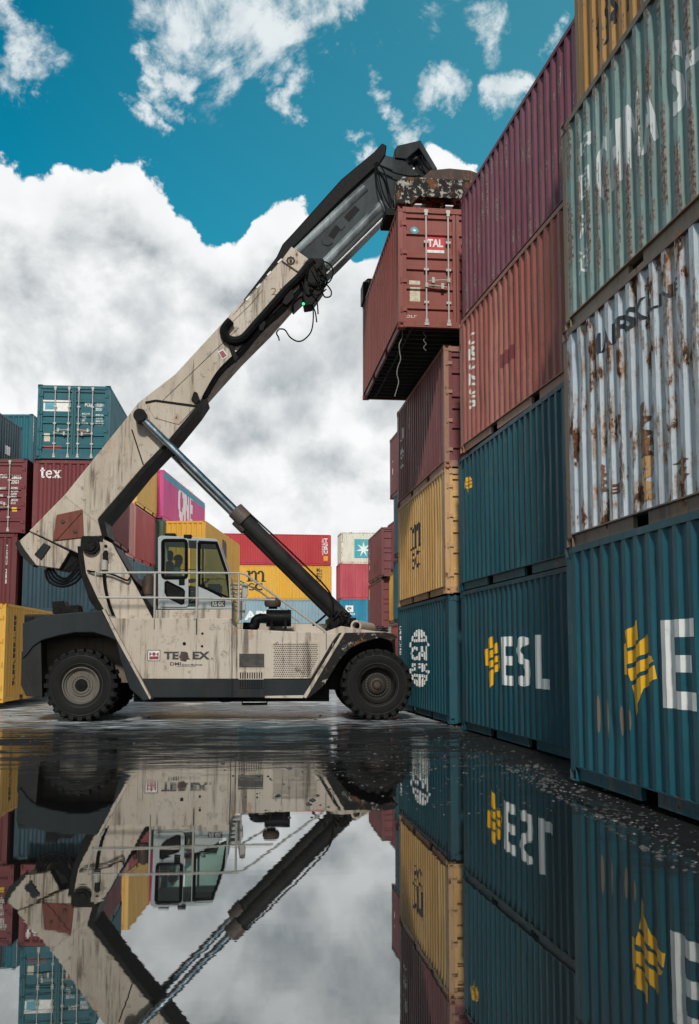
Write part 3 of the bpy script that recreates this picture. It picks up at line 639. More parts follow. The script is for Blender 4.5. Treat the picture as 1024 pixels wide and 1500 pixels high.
DRK = paint('dark_grey_paint', (.014, .018, .021), (.04, .045, .048), .5, .13, .45, stain=.15, seed=72., rough=.5, spec=.08)
FEN = paint('scraped_black_paint', (.011, .012, .013), (.085, .08, .07), .35, .22, .35, stain=.1, seed=73., rough=.55, spec=.08)
CHORD = paint('highlight_chord', (.02, .024, .027), (.26, .29, .30), 1., .1, .5, stain=.1, seed=86., rough=.4, spec=.2)  # streak highlights on the chords painted in through the pale fade colour
BOOMD = paint('boom_black_steel', (.009, .011, .013), (.06, .07, .076), .8, .14, .35, stain=.1, seed=74., rough=.42, spec=.08)
RUSTY = paint('rusty_spreader_steel', (.03, .026, .024), (.36, .32, .27), .75, .62, .75, stain=.5, seed=75., rough=.7)
REDP = paint('red_oxide_plate', (.16, .042, .03), (.20, .07, .05), .7, .35, .6, stain=.2, seed=76., rough=.7)
CABP = paint('cab_grey_paint', (.30, .325, .33), (.40, .42, .42), .5, .12, .35, stain=.3, seed=77., rough=.4)
RAILP = paint('rail_grey_paint', (.36, .34, .31), (.45, .42, .38), .5, .3, .4, stain=.4, seed=78.)
BLK = simple('black_hose', (.005, .005, .0055), .5, 0, .4, 12, spec=.08); OILY = simple('oily_black', (.008, .0075, .007), .5, 0, .6, 6, spec=.08)
CHROME = simple('chrome_rod', (.30, .33, .35), .2, 1., .12, 4, .02)
TYRE = paint('tyre_rubber', (.0055, .006, .0065), (.02, .0195, .0185), .5, 0., .2, stain=0, seed=79., rough=.62, spec=.08)
SIDEW = paint('dusty_rubber', (.018, .018, .018), (.07, .066, .06), .8, 0., .2, stain=0, seed=83., rough=.8, spec=.05)
RIM = paint('rim_grey', (.085, .075, .062), (.16, .14, .12), .6, .3, .6, stain=.3, seed=80., rough=.65)
DKRIM = paint('dark_rim', (.012, .0115, .011), (.05, .045, .04), .6, .35, .5, stain=.2, seed=82., rough=.6, spec=.15)
HUB = paint('hub_brown', (.045, .03, .025), (.08, .055, .045), .6, .5, .6, stain=.3, seed=81., rough=.7)
BLK_TXT = simple('black_lettering', (.022, .022, .024), .5, 0, .3, 10); RED_TXT = simple('emblem_red', (.22, .02, .03), .5, 0, .2, 10)
WHT_TXT = simple('white_lettering', (.6, .58, .54), .5, 0, .2, 10)
def flaked(k=0., name='flaked_spreader_paint'):
    m = bpy.data.materials.new(name); m.use_nodes = True; t = m.node_tree; t.nodes.clear()
    tc = N(t, 'ShaderNodeTexCoord').outputs['Object']; a = NZ(t, tc, 6.5, 9, .7, .4); b = NZ(t, VA(t, tc, (3, 1, 2)), 3.2, 8, .7); f = NZ(t, tc, 30, 5, .7)
    c = MIX(t, SS(t, a, .53+k, .56+k), (.016, .015, .015), (.34, .31, .26)); c = MIX(t, SS(t, b, .5+k*1.2, .58+k*1.2), c, MIX(t, f, (.05, .02, .012), (.2, .085, .04))); c = MIX(t, SS(t, a, .40, .37), c, (.012, .011, .011))
    bm = N(t, 'ShaderNodeBump', {'Strength': .7, 'Distance': .02, 'Height': a}).outputs[0]
    N(t, 'ShaderNodeOutputMaterial', {0: N(t, 'ShaderNodeBsdfPrincipled', {'Base Color': c, 'Roughness': .75, 'Normal': bm, 'Specular IOR Level': .15}).outputs[0]}); return m
RUSTY = flaked(); FEN2 = flaked(.05, 'scraped_fender_paint')
def part(name, mb, mat, parent=RS, bevel=0., smooth=False): return mb.build(name, mat, parent, smooth, bevel)
def pr(name, pts, y0, y1, mat, parent=RS, bevel=.012, py=None):
    return part(name, MB().prism(tpl(pts, y0 if py is None else py), y0, y1), mat, parent, bevel)
def tdecal(name, shape, x0, y0, x1, y1, yl, mat, parent=RS, th=.006):
    vs, fs = norm2d(shape); a = tp(x0, y1, yl); b = tp(x1, y0, yl)
    me = bpy.data.meshes.new(name); me.from_pydata([(a[0]+(b[0]-a[0])*u, yl-th, a[1]+(b[1]-a[1])*w) for u, w in vs], [], fs)
    return link(name, me, mat, parent)
# wheels
def wheel(x, z, y0, hub, R=.785, Wd=.5, lod=1):
    w = MB(); r = R
    pf = [(.36, .06), (.40, .035), (.46, .012), (.56, .0), (.66, .012), (.70, .035), (.718, .07), (.718, Wd-.07), (.715, Wd-.035), (.66, Wd-.012), (.56, Wd), (.46, Wd-.012), (.40, Wd-.035), (.36, Wd-.06)]
    w.lathe(pf, (0, 0, 0), (0, 1, 0), 56)
    for k in range(24):
        for sd in (0, 1):
            a = 2*math.pi*(k+.5*sd)/24
            M = Matrix.Rotation(a, 4, 'Y')
            ya, yb = (.012, Wd*.52) if sd == 0 else (Wd*.48, Wd-.012)
            p = [M @ Vector(q) for q in ((-.052, ya, .70), (.052, ya, .70), (-.06, yb, .70), (.06, yb, .70), (-.042, ya+.012, R-.012), (.042, ya+.012, R-.012), (-.046, yb, R), (.046, yb, R))]
            w.add(p, [(0, 1, 3, 2), (4, 6, 7, 5), (0, 4, 5, 1), (2, 3, 7, 6), (0, 2, 6, 4), (1, 5, 7, 3)])
            e = MB()
            q = [M @ Vector(v) for v in ((-.05, ya if sd == 0 else yb, .64), (.05, ya if sd == 0 else yb, .64), (-.05, (ya+.02) if sd == 0 else yb-.02, .74), (.05, (ya+.02) if sd == 0 else yb-.02, .74), (-.05, (ya-.012) if sd == 0 else yb+.012, .735), (.05, (ya-.012) if sd == 0 else yb+.012, .735))]
            w.add(q, [(0, 1, 5, 4), (2, 4, 5, 3), (0, 4, 2), (1, 3, 5)])
    t = part('tyre', w, TYRE, None, smooth=True)
    wh = bpy.data.objects.new('wheel', None); COL.objects.link(wh); wh.parent = RS; wh.location = (x, y0, z)
    t.parent = wh
    m = MB()
    if hub == 'rear':
        m.lathe([(.395, .05), (.395, .03), (.37, .028), (.36, .07), (.325, .09), (.315, .12), (.24, .125), (.235, .1), (.135, .1), (.13, .16), (0, .165)], (0, 0, 0), (0, 1, 0), 48)
        rm = part('rim', m, RIM, wh, smooth=True)
        b = MB()
        for k in range(24):
            a = 2*math.pi*k/24
            b.cyl((.185*math.cos(a), .094, .185*math.sin(a)), (.185*math.cos(a), .12, .185*math.sin(a)), .0135, n=8)
        part('wheel_bolts', b, OILY, rm)
        part('hub_cap', MB().lathe([(.125, .1), (.12, .08), (.05, .078), (0, .077)], (0, 0, 0), (0, 1, 0), 32), OILY, rm, smooth=True)
    else:
        m.lathe([(.40, .05), (.40, .028), (.375, .026), (.365, .08), (.33, .16), (.32, .2), (.27, .21), (.265, .18), (.2, .17), (.19, .12), (.12, .11), (.1, .06), (.05, .055), (0, .055)], (0, 0, 0), (0, 1, 0), 48)
        rm = part('rim', m, DKRIM, wh, smooth=True)
        b = MB()
        for k in range(26):
            a = 2*math.pi*k/26
            b.cyl((.24*math.cos(a), .165, .24*math.sin(a)), (.24*math.cos(a), .2, .24*math.sin(a)), .012, n=6)
        part('wheel_bolts', b, RIM, rm)
        part('rim_ring', MB().lathe([(.41, .03), (.39, .018), (.37, .03), (.36, .07)], (0, 0, 0), (0, 1, 0), 48), OILY, rm, smooth=True)
    if hub != 'rear': part('hub_cap', MB().lathe([(.15, .135), (.14, .1), (.1, .085), (.06, .05), (0, .048)], (0, 0, 0), (0, 1, 0), 32), HUB, rm, smooth=True)
    sr = MB(); sr.lathe([(.475, .004), (.47, -.004), (.455, .004)], (0, 0, 0), (0, 1, 0), 48); sr.lathe([(.64, .004), (.632, -.003), (.622, .004)], (0, 0, 0), (0, 1, 0), 48); part('sidewall_rib', sr, SIDEW, t, smooth=True)
    return wh
def copy_tree(o, parent=None, dy=0., loc=None):
    c = o.copy(); COL.objects.link(c)
    if parent is not None: c.parent = parent
    for ch in list(o.children): copy_tree(ch, c)
    if loc: c.location = loc
    return c
xr, zr = tp(118, 1001.5); xf, zf = tp(553, 1001)
zr = zf = .765
wr = wheel(xr, zr, 0, 'rear'); wf = wheel(xf, zf, 0, 'front')
c = copy_tree(wr, RS, loc=(xr, 3.1, zr)); c.scale = (1, -1, 1)
copy_tree(wf, RS, loc=(xf, .6, zf)); c = copy_tree(wf, RS, loc=(xf, 3.9, zf)); c.scale = (1, -1, 1); c = copy_tree(wf, RS, loc=(xf, 3.3, zf)); c.scale = (1, -1, 1)
# chassis
YB = .16; YF = 3.74
side = [(149.5, 896), (166, 905.8), (339.6, 905.8), (342, 916), (348, 921.5), (488, 927.5), (502, 927.8), (456.4, 994.6), (209, 994.6)]
part('body_panel', MB().prism(tpl(side, YB), YB, YF), BEI, bevel=.015)
pr('lower_skirt', [(209, 995.2), (456.4, 995.2), (445, 1021.8), (219, 1021.8)], YB+.012, YF-.012, DRK)
m = MB(); m.prism(tpl([(58, 922), (172, 922), (205, 1000), (58, 1000)], .95), .95, 2.95); part('rear_frame', m, paint('shaded_dirty_frame', (.12, .098, .075), (.18, .15, .12), .6, .4, .8, seed=87., rough=.8, spec=.1))  # grimy frame, its beige darkened to carry the wheel-arch shade
m = MB(); x0, z0 = tp(450, 1005, 1.3); x1, z1 = tp(585, 935, 1.3); m.box(x0, x1-.1, 1.25, 2.65, .62, z1); m.cyl((xf, .3, zf), (xf, 3.6, zf), .27); m.cyl((xr, .3, zr), (xr, 3.6, zr), .2); m.box(x0-3.9, x0+.5, 1.2, 2.7, .36, .75)
part('axle', m, OILY)
def seam(px0, py0, px1, py1, w=.016, y=YB, mat=None):
    a, b = t3(px0, py0, y), t3(px1, py1, y); m = MB(); d = (b-a).normalized(); n = Vector((-d.z, 0, d.x))*w/2
    m.add([a-n, a+n, b+n, b-n]+[q+Vector((0, .006, 0)) for q in (a-n, a+n, b+n, b-n)], [(0, 1, 2, 3), (4, 5, 6, 7), (0, 1, 5, 4), (1, 2, 6, 5), (2, 3, 7, 6), (3, 0, 4, 7)])
    for i in range(8): m.v[i] = (m.v[i][0], m.v[i][1]-.0035, m.v[i][2])
    return part('panel_seam', m, mat or OILY)
seam(339.8, 906.5, 339.8, 1021); seam(347, 921, 347, 995, .01); seam(478, 927, 478, 952, .012); seam(288, 906, 288, 930, .02); seam(226, 906, 226, 922, .012)
# rear fender, mud flap, diagonal guard
fen = [(33, 913), (73.8, 900), (149.5, 894), (153, 903), (172, 935), (219.5, 1024), (210, 1027), (190, 1008.5), (176, 966), (170, 938), (155, 932), (137, 926.5), (110, 926.5), (86, 931), (62, 937.5), (48, 947), (40, 958), (33, 965)]
pr('rear_fender', fen, .03, .62, DRK, bevel=.02)
pr('rear_fender', [(a, b) for a, b in fen], 3.28, 3.87, DRK, bevel=.02, py=.03)
pr('mud_flap', [(31.5, 955), (60, 940), (62, 1021.5), (38.5, 1020), (30.5, 1004)], .07, .6, FEN, bevel=.01)
pr('guard_edge', [(149.5, 893.5), (152.5, 892), (173, 930), (221, 1022), (219.3, 1025), (171, 937)], .02, .62, BEI, bevel=.006)
m = MB(); x0, z0 = tp(33, 960, .6); x1, z1 = tp(150, 900, .6); m.box(x0, x1+.2, .62, 3.28, z0+.4, z1); m.box(x0, x0+.25, .62, 3.28, .75, z1-.02); part('counterweight', m, DRK, bevel=.03)
pr('battery_box', [(77, 899), (76, 881), (93, 880), (96, 887), (114, 886), (117, 898)], .5, 1.0, OILY)
# front fender
ff = [(443.5, 1021), (452, 1023), (475, 1004), (497, 968), (513, 950), (529, 941.5), (557, 934), (573, 939), (583, 933.5), (577, 929), (565, 926), (497, 927), (487, 940), (456, 994)]
pr('front_fender', ff, .0, 1.1, FEN2, bevel=.015)
pr('front_fender', ff, 2.8, 3.9, FEN, bevel=.015, py=0.)
pr('fender_strip', [(501, 926.8), (505.5, 926.8), (448.5, 1023), (443.5, 1021)], -.012, .1, BEI, bevel=.006)
# lettering and emblem on the flank
YL = YB
tdecal('emblem', UNIT, 216, 952, 235, 968.5, YL, BLK_TXT, th=.0035); tdecal('emblem', UNIT, 217, 953, 234, 967.5, YL, WHT_TXT, th=.006); tdecal('emblem', CROWN, 218.7, 955, 232.5, 966, YL, RED_TXT, th=.0085)
tdecal('lettering', text2d('TE', .04, 1.6), 240, 954.5, 262, 966, YL, BLK_TXT); tdecal('lettering', text2d('R', .04, 1.6), 264.5, 954.5, 279.5, 966, YL, BLK_TXT); tdecal('lettering', text2d('EX', .04, 1.6), 282, 954.5, 307.5, 966, YL, BLK_TXT)
tdecal('lettering', text2d('®', .0), 309, 963, 312.3, 966.3, YL, BLK_TXT)
tdecal('lettering', text2d('DMI', .02, 1.6), 249, 970, 265, 974.8, YL, BLK_TXT); tdecal('lettering', text2d('Grand Machines', .02, 1.3), 266, 972.4, 296.5, 974.9, YL, BLK_TXT); tdecal('lettering', UNIT, 259, 976, 286.5, 976.4, YL, BLK_TXT)
tdecal('smudge', norm2d(polys2d([[(.5+(.5+.06*math.sin(i*2.3))*math.cos(i*math.pi/9), .5+(.46+.05*math.cos(i*1.7))*math.sin(i*math.pi/9)) for i in range(18)]])), 262, 955.5, 276.5, 968.8, YL, HUB, th=.012)
m = MB()
for px, py, r in ((270, 942.8, .036), (296.5, 928, .026), (296, 946.5, .026)):
    q = t3(px, py, YB); m.cyl(q+Vector((0, -.012, 0)), q+Vector((0, .01, 0)), r, n=14)
part('plug', m, OILY)
# grille, window and louvre in the engine bay
gp = [(397.5, 940), (468.5, 940.5), (468.5, 969.5), (455, 994), (397.5, 994)]
gr = pr('grille', gp, YB-.02, YB+.02, BEI, bevel=.006)
m = MB(); (gx0, gz0), (gx1, gz1) = tp(400, 992, YB), tp(466, 942.5, YB); nx, nz = 21, 17
for j in range(nz):
    for i in range(nx):
        x = gx0+(gx1-gx0)*(i+.5+(.5 if j % 2 else 0))/(nx+.5); z = gz0+(gz1-gz0)*(j+.5)/nz
        if (x-gx0)/(gx1-gx0) > .8+.17*((z-gz0)/(gz1-gz0)-.0)/.5 and z < gz0+(gz1-gz0)*.5: continue
        w, h = (gx1-gx0)/nx*.36, (gz1-gz0)/nz*.26
        m.add([(x-w, YB-.0215, z), (x-w*.5, YB-.0215, z-h), (x+w*.5, YB-.0215, z-h), (x+w, YB-.0215, z), (x+w*.5, YB-.0215, z+h), (x-w*.5, YB-.0215, z+h)], [(0, 1, 2, 3, 4, 5)])
part('grille_pattern', m, OILY, gr)
fr = pr('vent_window', [(349.5, 956.5), (388, 956.5), (388, 978.5), (349.5, 978.5)], YB-.008, YB+.01, BEI, bevel=.003)
pr('pane', [(350.5, 957.5), (387, 957.5), (387, 977.5), (350.5, 977.5)], YB-.011, YB-.004, simple('grimy_glass', (.04, .035, .03), .35, 0, .5, 4), fr, bevel=0)
lv = pr('louvre', [(349.5, 983), (386.5, 983), (386.5, 1007.5), (349.5, 1007.5)], YB-.006, YB+.01, BEI, bevel=.003)
pr('louvre_lower', [(349.5, 995.2), (386.5, 995.2), (386.5, 1007.5), (349.5, 1007.5)], YB-.008, YB-.002, DRK, lv, bevel=0)
m = MB()
for i in range(10):
    for za, zb in ((985, 994), (996.5, 1006)):
        x = 351.5+i*3.45; a = tp(x, zb, YB); b = tp(x+1.7, za, YB); m.box(a[0], b[0], YB-.0095, YB-.004, a[1], b[1])
part('louvre_slots', m, OILY, lv)
m = MB(); a = t3(355, 1022, 1.0); b = t3(391, 1031, 1.0)
m.tube([(a.x, 1, a.z), (a.x, 1, b.z), (b.x, 1, b.z), (b.x, 1, a.z)], .03, 6, 1)
m.tube([t3(318, 1021, .8), t3(325, 1027, .8), t3(340, 1026, .8), t3(352, 1021, .8)], .03, 6); m.cyl(t3(326, 1022, .9), t3(326, 1022, 1.6), .09)
part('entry_step', m, OILY)
pr('bottom_lip', [(388, 1019.5), (446, 1018.5), (444, 1022.6), (388, 1022.6)], YB-.02, YB+.1, BEI, bevel=.005)
# cab
pr('cab_plinth', [(228, 906.5), (228, 893.5), (339.6, 892.5), (339.6, 906.5)], .95, 2.95, BEI, py=.95)
CY0, CY1 = 1.05, 2.7
cab = bpy.data.objects.new('cab', None); COL.objects.link(cab); cab.parent = RS
m = MB()
def strut(a, b, w=.05, y=CY0, dep=.1): m.add(*strut_geo(a, b, w, y, dep))
def strut_geo(a, b, w, y, dep):
    a, b = t3(*a, CY0), t3(*b, CY0); d = (b-a).normalized(); n = Vector((-d.z, 0, d.x))*w/2
    v = []
    for yy in (y, y+dep): v += [Vector((q.x, yy, q.z)) for q in (a-n, a+n, b+n, b-n)]
    return v, [(0, 1, 2, 3), (4, 7, 6, 5), (0, 4, 5, 1), (1, 5, 6, 2), (2, 6, 7, 3), (3, 7, 4, 0)]
for y in (CY0, CY1-.1):
    strut((233.5, 787), (234, 892), .07, y); strut((289.6, 790), (288.5, 892), .05, y); strut((233, 787), (318, 791.5), .06, y)
    strut((317.5, 791), (334, 839), .045, y); strut((334, 838), (338.5, 892), .045, y); strut((233, 890.5), (340, 890.5), .05, y)
a, b = t3(233, 787, CY0), t3(318, 791.5, CY0); m.prism([(a.x-.02, a.z-.05), (a.x+.04, a.z+.04), (b.x-.06, b.z+.04), (b.x+.02, b.z-.03)], CY0-.01, CY1+.01)
a = t3(234, 788, CY0); b = t3(234, 890, CY0); m.box(a.x-.02, a.x+.03, CY0+.1, CY1-.1, b.z, b.z+.75)
part('cab_frame', m, CABP, cab, bevel=.012)
pr('cab_panel', [(290.5, 857.5), (331, 879), (339, 880), (340, 891), (290.5, 891)], CY0-.004, CY0+.05, CABP, cab)
pr('cab_panel', [(236, 850), (340, 880), (340, 891), (236, 891)], CY1-.05, CY1+.002, CABP, cab, py=CY0)
GL = bpy.data.materials.new('cab_glass'); GL.use_nodes = True; t = GL.node_tree; t.nodes.clear()
gl = N(t, 'ShaderNodeBsdfGlossy', {'Color': (1, 1, 1, 1), 'Roughness': .03}); tr = N(t, 'ShaderNodeBsdfTransparent', {'Color': (.52, .64, .58, 1)})
lw = N(t, 'ShaderNodeLayerWeight', {'Blend': .25}); mx = N(t, 'ShaderNodeMixShader', {0: LR(t, lw.outputs['Fresnel'], 0, 1, .015, .6), 1: tr.outputs[0], 2: gl.outputs[0]})
N(t, 'ShaderNodeOutputMaterial', {0: mx.outputs[0]})
# door with its windows
dr = bpy.data.objects.new('cab_door', None); COL.objects.link(dr); dr.parent = RS; dr.parent = cab
def holed(outer, holes, y, th, mat, name, parent):
    o = tpl(outer, y); hs = [tpl(h, y) for h in holes]; vs, fs = polys2d([[o]+hs]); m = MB()
    m.add([(a, y, b) for a, b in vs], fs); m.add([(a, y+th, b) for a, b in vs], fs)
    for lp in [o]+hs:
        n = len(lp); m.add([(a, y, b) for a, b in lp]+[(a, y+th, b) for a, b in lp], [(i, (i+1) % n, n+(i+1) % n, n+i) for i in range(n)])
    return part(name, m, mat, parent)
def rrect(x0, y0, x1, y1, r):
    return arc(x1-r, y1-r, r, r, 0, 90, 4)+arc(x0+r, y1-r, r, r, 90, 180, 4)+arc(x0+r, y0+r, r, r, 180, 270, 4)+arc(x1-r, y0+r, r, r, 270, 360, 4)
w1 = rrect(238.5, 791.5, 273, 846, 4); w2 = [(242, 853), (245, 851.5), (268, 863), (270, 866), (269, 884), (266, 885), (246, 875), (242, 868)]
holed(rrect(234, 787.5, 276, 889, 5), [w1, w2], CY0-.03, .05, CABP, 'door_leaf', dr)
def rim_(h, y, r, name, parent): 
    p = [t3(a, b, y) for a, b in h]; m = MB(); m.tube(p+[p[0]], r, 6, 1); return part(name, m, BLK, parent)
rim_(w1, CY0-.03, .042, 'window_seal', dr); rim_(w2, CY0-.03, .02, 'window_seal', dr)
pr('window', w1, CY0-.012, CY0-.006, GL, dr, bevel=0); pr('window', w2, CY0-.012, CY0-.006, OILY, dr, bevel=0)
pr('door_handle', [(262, 848.5), (270.5, 848.5), (270.5, 857), (262, 857)], CY0-.05, CY0, BLK, dr)
fw = [(291.5, 794), (317, 795), (332, 839), (335.5, 876), (291.5, 857)]
pr('window', fw, CY0+.03, CY0+.036, GL, cab, bevel=0); rim_(fw, CY0, .04, 'window_seal', cab)
pr('window', [(278, 792), (287.5, 792), (287.5, 889), (278, 889)], CY0+.03, CY0+.036, GL, cab, bevel=0)
pr('sun_strip', [(278, 793), (315.5, 795), (318, 805), (278, 803)], CY0+.04, CY0+.05, OILY, cab, bevel=0)
m = MB(); a, b = t3(318.5, 792, CY0), t3(334.5, 838, CY0); c_ = t3(338, 879, CY0)
m.add([(p.x, y, p.z) for p in (a, b, c_) for y in (CY0+.08, CY1-.08)], [(0, 1, 3, 2), (2, 3, 5, 4)]); part('windscreen', m, GL, cab)
m = MB(); a = t3(255, 865, CY0); m.box(a.x-.2, a.x+.32, CY0+.5, CY0+1.05, a.z-.1, a.z+.05); m.box(a.x-.26, a.x-.1, CY0+.5, CY0+1.05, a.z, a.z+.72); m.box(a.x-.24, a.x-.12, CY0+.62, CY0+.92, a.z+.74, a.z+.98)
part('seat', m, OILY, cab, bevel=.05)
m = MB(); q = t3(305, 858, CY0+.7); m.cyl(q+Vector((-.02, 0, -.35)), q+Vector((-.12, 0, .02)), .05); m.lathe([(.17, -.015), (.19, 0), (.17, .015), (.15, 0), (.17, -.015)], q+Vector((-.12, 0, .04)), (-.6, 0, .8), 24)
m.box(q.x+.02, q.x+.3, CY0+.35, CY0+1.2, q.z-.45, q.z+.02); part('dashboard', m, OILY, cab, bevel=.03)
pr('number_plate', [(309, 881), (330, 879.5), (330, 888.5), (309, 888.5)], CY0-.012, CY0-.003, BLK_TXT, cab, bevel=0); tdecal('lettering', text2d('RS 0X', .02, 1.2), 311, 881.5, 328, 887.5, CY0-.012, WHT_TXT, cab, th=.003)
m = MB(); q = t3(250, 786, CY0+.3); m.box(q.x-.12, q.x+.12, CY0+.2, CY0+.5, q.z-.02, q.z+.07); q = t3(275, 787, CY0); m.box(q.x-.09, q.x+.09, CY0-.04, CY0+.2, q.z-.03, q.z+.06); part('roof_lamp', m, OILY, cab, bevel=.02)
# tower plates carrying the boom
tow = [(120.5, 800), (123, 791), (135, 786), (149.5, 788.6), (164, 796), (201.7, 864), (224, 906.5), (160, 906.5), (144, 879), (126, 840)]
pr('boom_tower', tow, 1.15, 1.3, BEI2, bevel=.015); pr('boom_tower', tow, 2.6, 2.75, BEI2, bevel=.015, py=1.15)
pr('tower_brace', [(113, 800), (121, 800), (126, 840), (146, 880), (162, 906), (148, 902), (131, 880), (117, 838)], 1.2, 1.4, OILY)
pr('tower_brace', [(164, 797), (170, 803), (205, 865), (229, 897), (229, 906), (222, 905), (201, 864)], 1.22, 2.65, OILY)
m = MB(); q = t3(133, 799, 1.1); m.cyl(q+Vector((0, -.06, 0)), q+Vector((0, 1.8, 0)), .2, n=28); m.cyl(q+Vector((0, -.1, 0)), q+Vector((0, -.05, 0)), .13, n=20)
for k in range(3): m.cyl(q+Vector((.07*math.cos(k*2.1), -.12, .07*math.sin(k*2.1))), q+Vector((.07*math.cos(k*2.1), -.09, .07*math.sin(k*2.1))), .02, n=8)
m.box(q.x-.2, q.x+.26, 1.12, 1.4, q.z+.1, q.z+.22)
part('pivot_pin', m, OILY, bevel=.01)
m = MB(); q = t3(153, 827, 1.1); m.cyl(q+Vector((0, .03, -.12)), q+Vector((0, .03, .12)), .075, n=16); part('filter_canister', m, RAILP, smooth=True)
pr('filter_head', [(150.5, 820), (150, 811), (153, 806), (157, 806), (157, 813), (158, 820)], 1.05, 1.15, OILY); m = MB(); q = t3(155, 800, 1.15); m.cyl(q, q-Vector((0, .02, 0)), .036); part('plug', m, OILY)
m = MB()
m.tube([t3(152, 838, 1.08), t3(154, 860, 1.08), t3(160, 885, 1.08), t3(168, 906, 1.1)], .035); m.tube([t3(128, 836, 1.1), t3(140, 838, 1.05), t3(160, 840, 1.05), t3(178, 847, 1.05), t3(187, 850, 1.05), t3(191, 845, 1.1)], .022)
m.tube([t3(166, 803, 1.2), t3(182, 828, 1.2), t3(196, 850, 1.2), t3(208, 862, 1.3)], .03)
for k in range(4):
    m.tube([t3(66+k*3, 835-k*2, 1.5+k*.12), t3(72+k*4, 852-k*3, 1.5), t3(92+k*2, 859-k*4, 1.5), t3(112, 852-k*7, 1.5), t3(122, 836-k*8, 1.6)], .03)
part('hydraulic_hose', m, BLK, smooth=True)
m = MB(); q = t3(218, 871, 1.5); m.cyl(q, q+Vector((0, 0, .42)), .13, n=20); m.cyl(q+Vector((0, 0, .42)), q+Vector((0, 0, .47)), .05); q = t3(206, 868, 1.4); m.cyl(q, q+Vector((0, 0, .3)), .05); part('hydraulic_tank', m, HUB, smooth=True)
# boom, outer section
BY0, BY1 = 1.42, 2.42
face = [(42.5, 777.7), (95.5, 723.7), (183.7, 613.8), (203, 589), (256.5, 548), (322.8, 476), (424, 366), (449, 381), (436, 430), (396, 475), (352, 519), (300, 577), (288, 596), (248.6, 643), (210.7, 682), (144, 759.7), (149.5, 785), (119, 789), (117, 812)]
boom = part('boom', MB().prism(tpl(face, BY0), BY0, BY1), BEI2, RS, bevel=.025)
tl = [(22.3, 796), (42.5, 778.5), (101, 808), (86, 833), (52, 828), (30, 812)]
pr('boom_tail', tl, BY0+.06, BY1-.06, BEI2, boom, bevel=.02, py=BY0); pr('tail_ram', [(50, 812), (64, 795), (74, 800), (60, 820)], BY0+.02, BY0+.2, DRK, boom); pr('tail_rib', [(22, 796), (26, 790), (36, 806), (52, 827), (48, 830), (30, 813)], BY0+.0, BY0+.4, FEN, boom)
pr('tail_shoe', [(80, 834), (101, 808), (120, 795), (124, 806), (112, 822), (95, 836)], BY0+.2, BY1-.2, OILY, boom)
# underside liner plate and dirty lower flange
pr('lower_flange', [(149.5, 786), (143, 761), (210.7, 683), (248.6, 644), (288, 597), (300, 579), (303, 582), (291, 600), (252, 648), (214, 688), (153, 763), (158, 786)], BY0-.03, BY1+.03, OILY, boom, bevel=0)
def bseam(pts, w=.02, mat=None, name='weld_seam', y=BY0, lift=.004):
    m = MB(); p = [t3(a, b, y) for a, b in pts]
    for a, b in zip(p, p[1:]):
        d = (b-a).normalized(); n = Vector((-d.z, 0, d.x))*w/2; v = [a-n, a+n, b+n, b-n]
        m.add([q+Vector((0, -lift, 0)) for q in v]+[q+Vector((0, .01, 0)) for q in v], [(0, 1, 2, 3), (0, 4, 5, 1), (1, 5, 6, 2), (2, 6, 7, 3), (3, 7, 4, 0)])
    return part(name, m, mat or BEI2, boom)
bseam([(95.5, 725), (148, 768)], .05, None, 'weld_seam', lift=.014); bseam([(213, 590), (228, 587), (288, 595)], .05, OILY, lift=.02); bseam([(193, 629), (210, 681)], .03, OILY); bseam([(236, 589), (350, 480)], .012, OILY); bseam([(336, 476), (365, 448), (385, 425)], .01, OILY)
pr('side_web', [(214, 592), (228, 589), (285, 597), (262, 622), (226, 612)], BY0-.018, BY0+.01, BEI2, boom, bevel=.006)
dp = pr('red_plate', [(82.9, 754), (120.7, 746), (122.5, 787), (77.4, 792)], BY0-.035, BY0+.01, REDP, boom, bevel=.008)
pr('plate_rib', [(80, 788), (117, 748), (119.5, 751), (83, 791)], BY0-.055, BY0-.03, REDP, dp, bevel=.006)
m = MB()
for px, py in ((92, 764), (110, 778)):
    q = t3(px, py, BY0-.03); m.cyl(q-Vector((0, .03, 0)), q, .045, n=12)
part('plate_bolt', m, HUB, dp)
emb = pr('emblem', [(319, 515), (327, 511), (334, 521), (326, 527)], BY0-.008, BY0, WHT_TXT, boom, bevel=0); pr('emblem_mark', [(321, 516), (326.5, 513), (332, 521), (326, 525)], BY0-.011, BY0-.007, RED_TXT, emb, bevel=0)
pr('latch', [(280, 585), (284, 573), (289, 575), (293, 586), (287, 592)], BY0-.06, BY0, OILY, boom)
tdecal('lettering', text2d('21', .0), 397, 422, 412, 432, BY0, simple('worn_brown', (.22, .15, .09), .7, 0, .3, 20), boom)
# collar at the mouth
cl = pr('boom_collar', [(427, 361), (452, 379), (437, 398), (412, 381)], BY0-.06, BY1+.06, BEI2, boom, bevel=.015)
m = MB(); q = t3(426, 382, BY0-.06)
for k in range(8):
    a = k*math.pi/4; m.cyl(q+Vector((.09*math.cos(a), -.012, .09*math.sin(a))), q+Vector((.09*math.cos(a), .01, .09*math.sin(a))), .022, n=8)
m.lathe([(.06, -.012), (.1, -.014), (.105, 0), (.06, 0)], q, (0, 1, 0), 24); m.cyl(q-Vector((0, .03, 0)), q, .035); part('collar_bolts', m, HUB, cl)
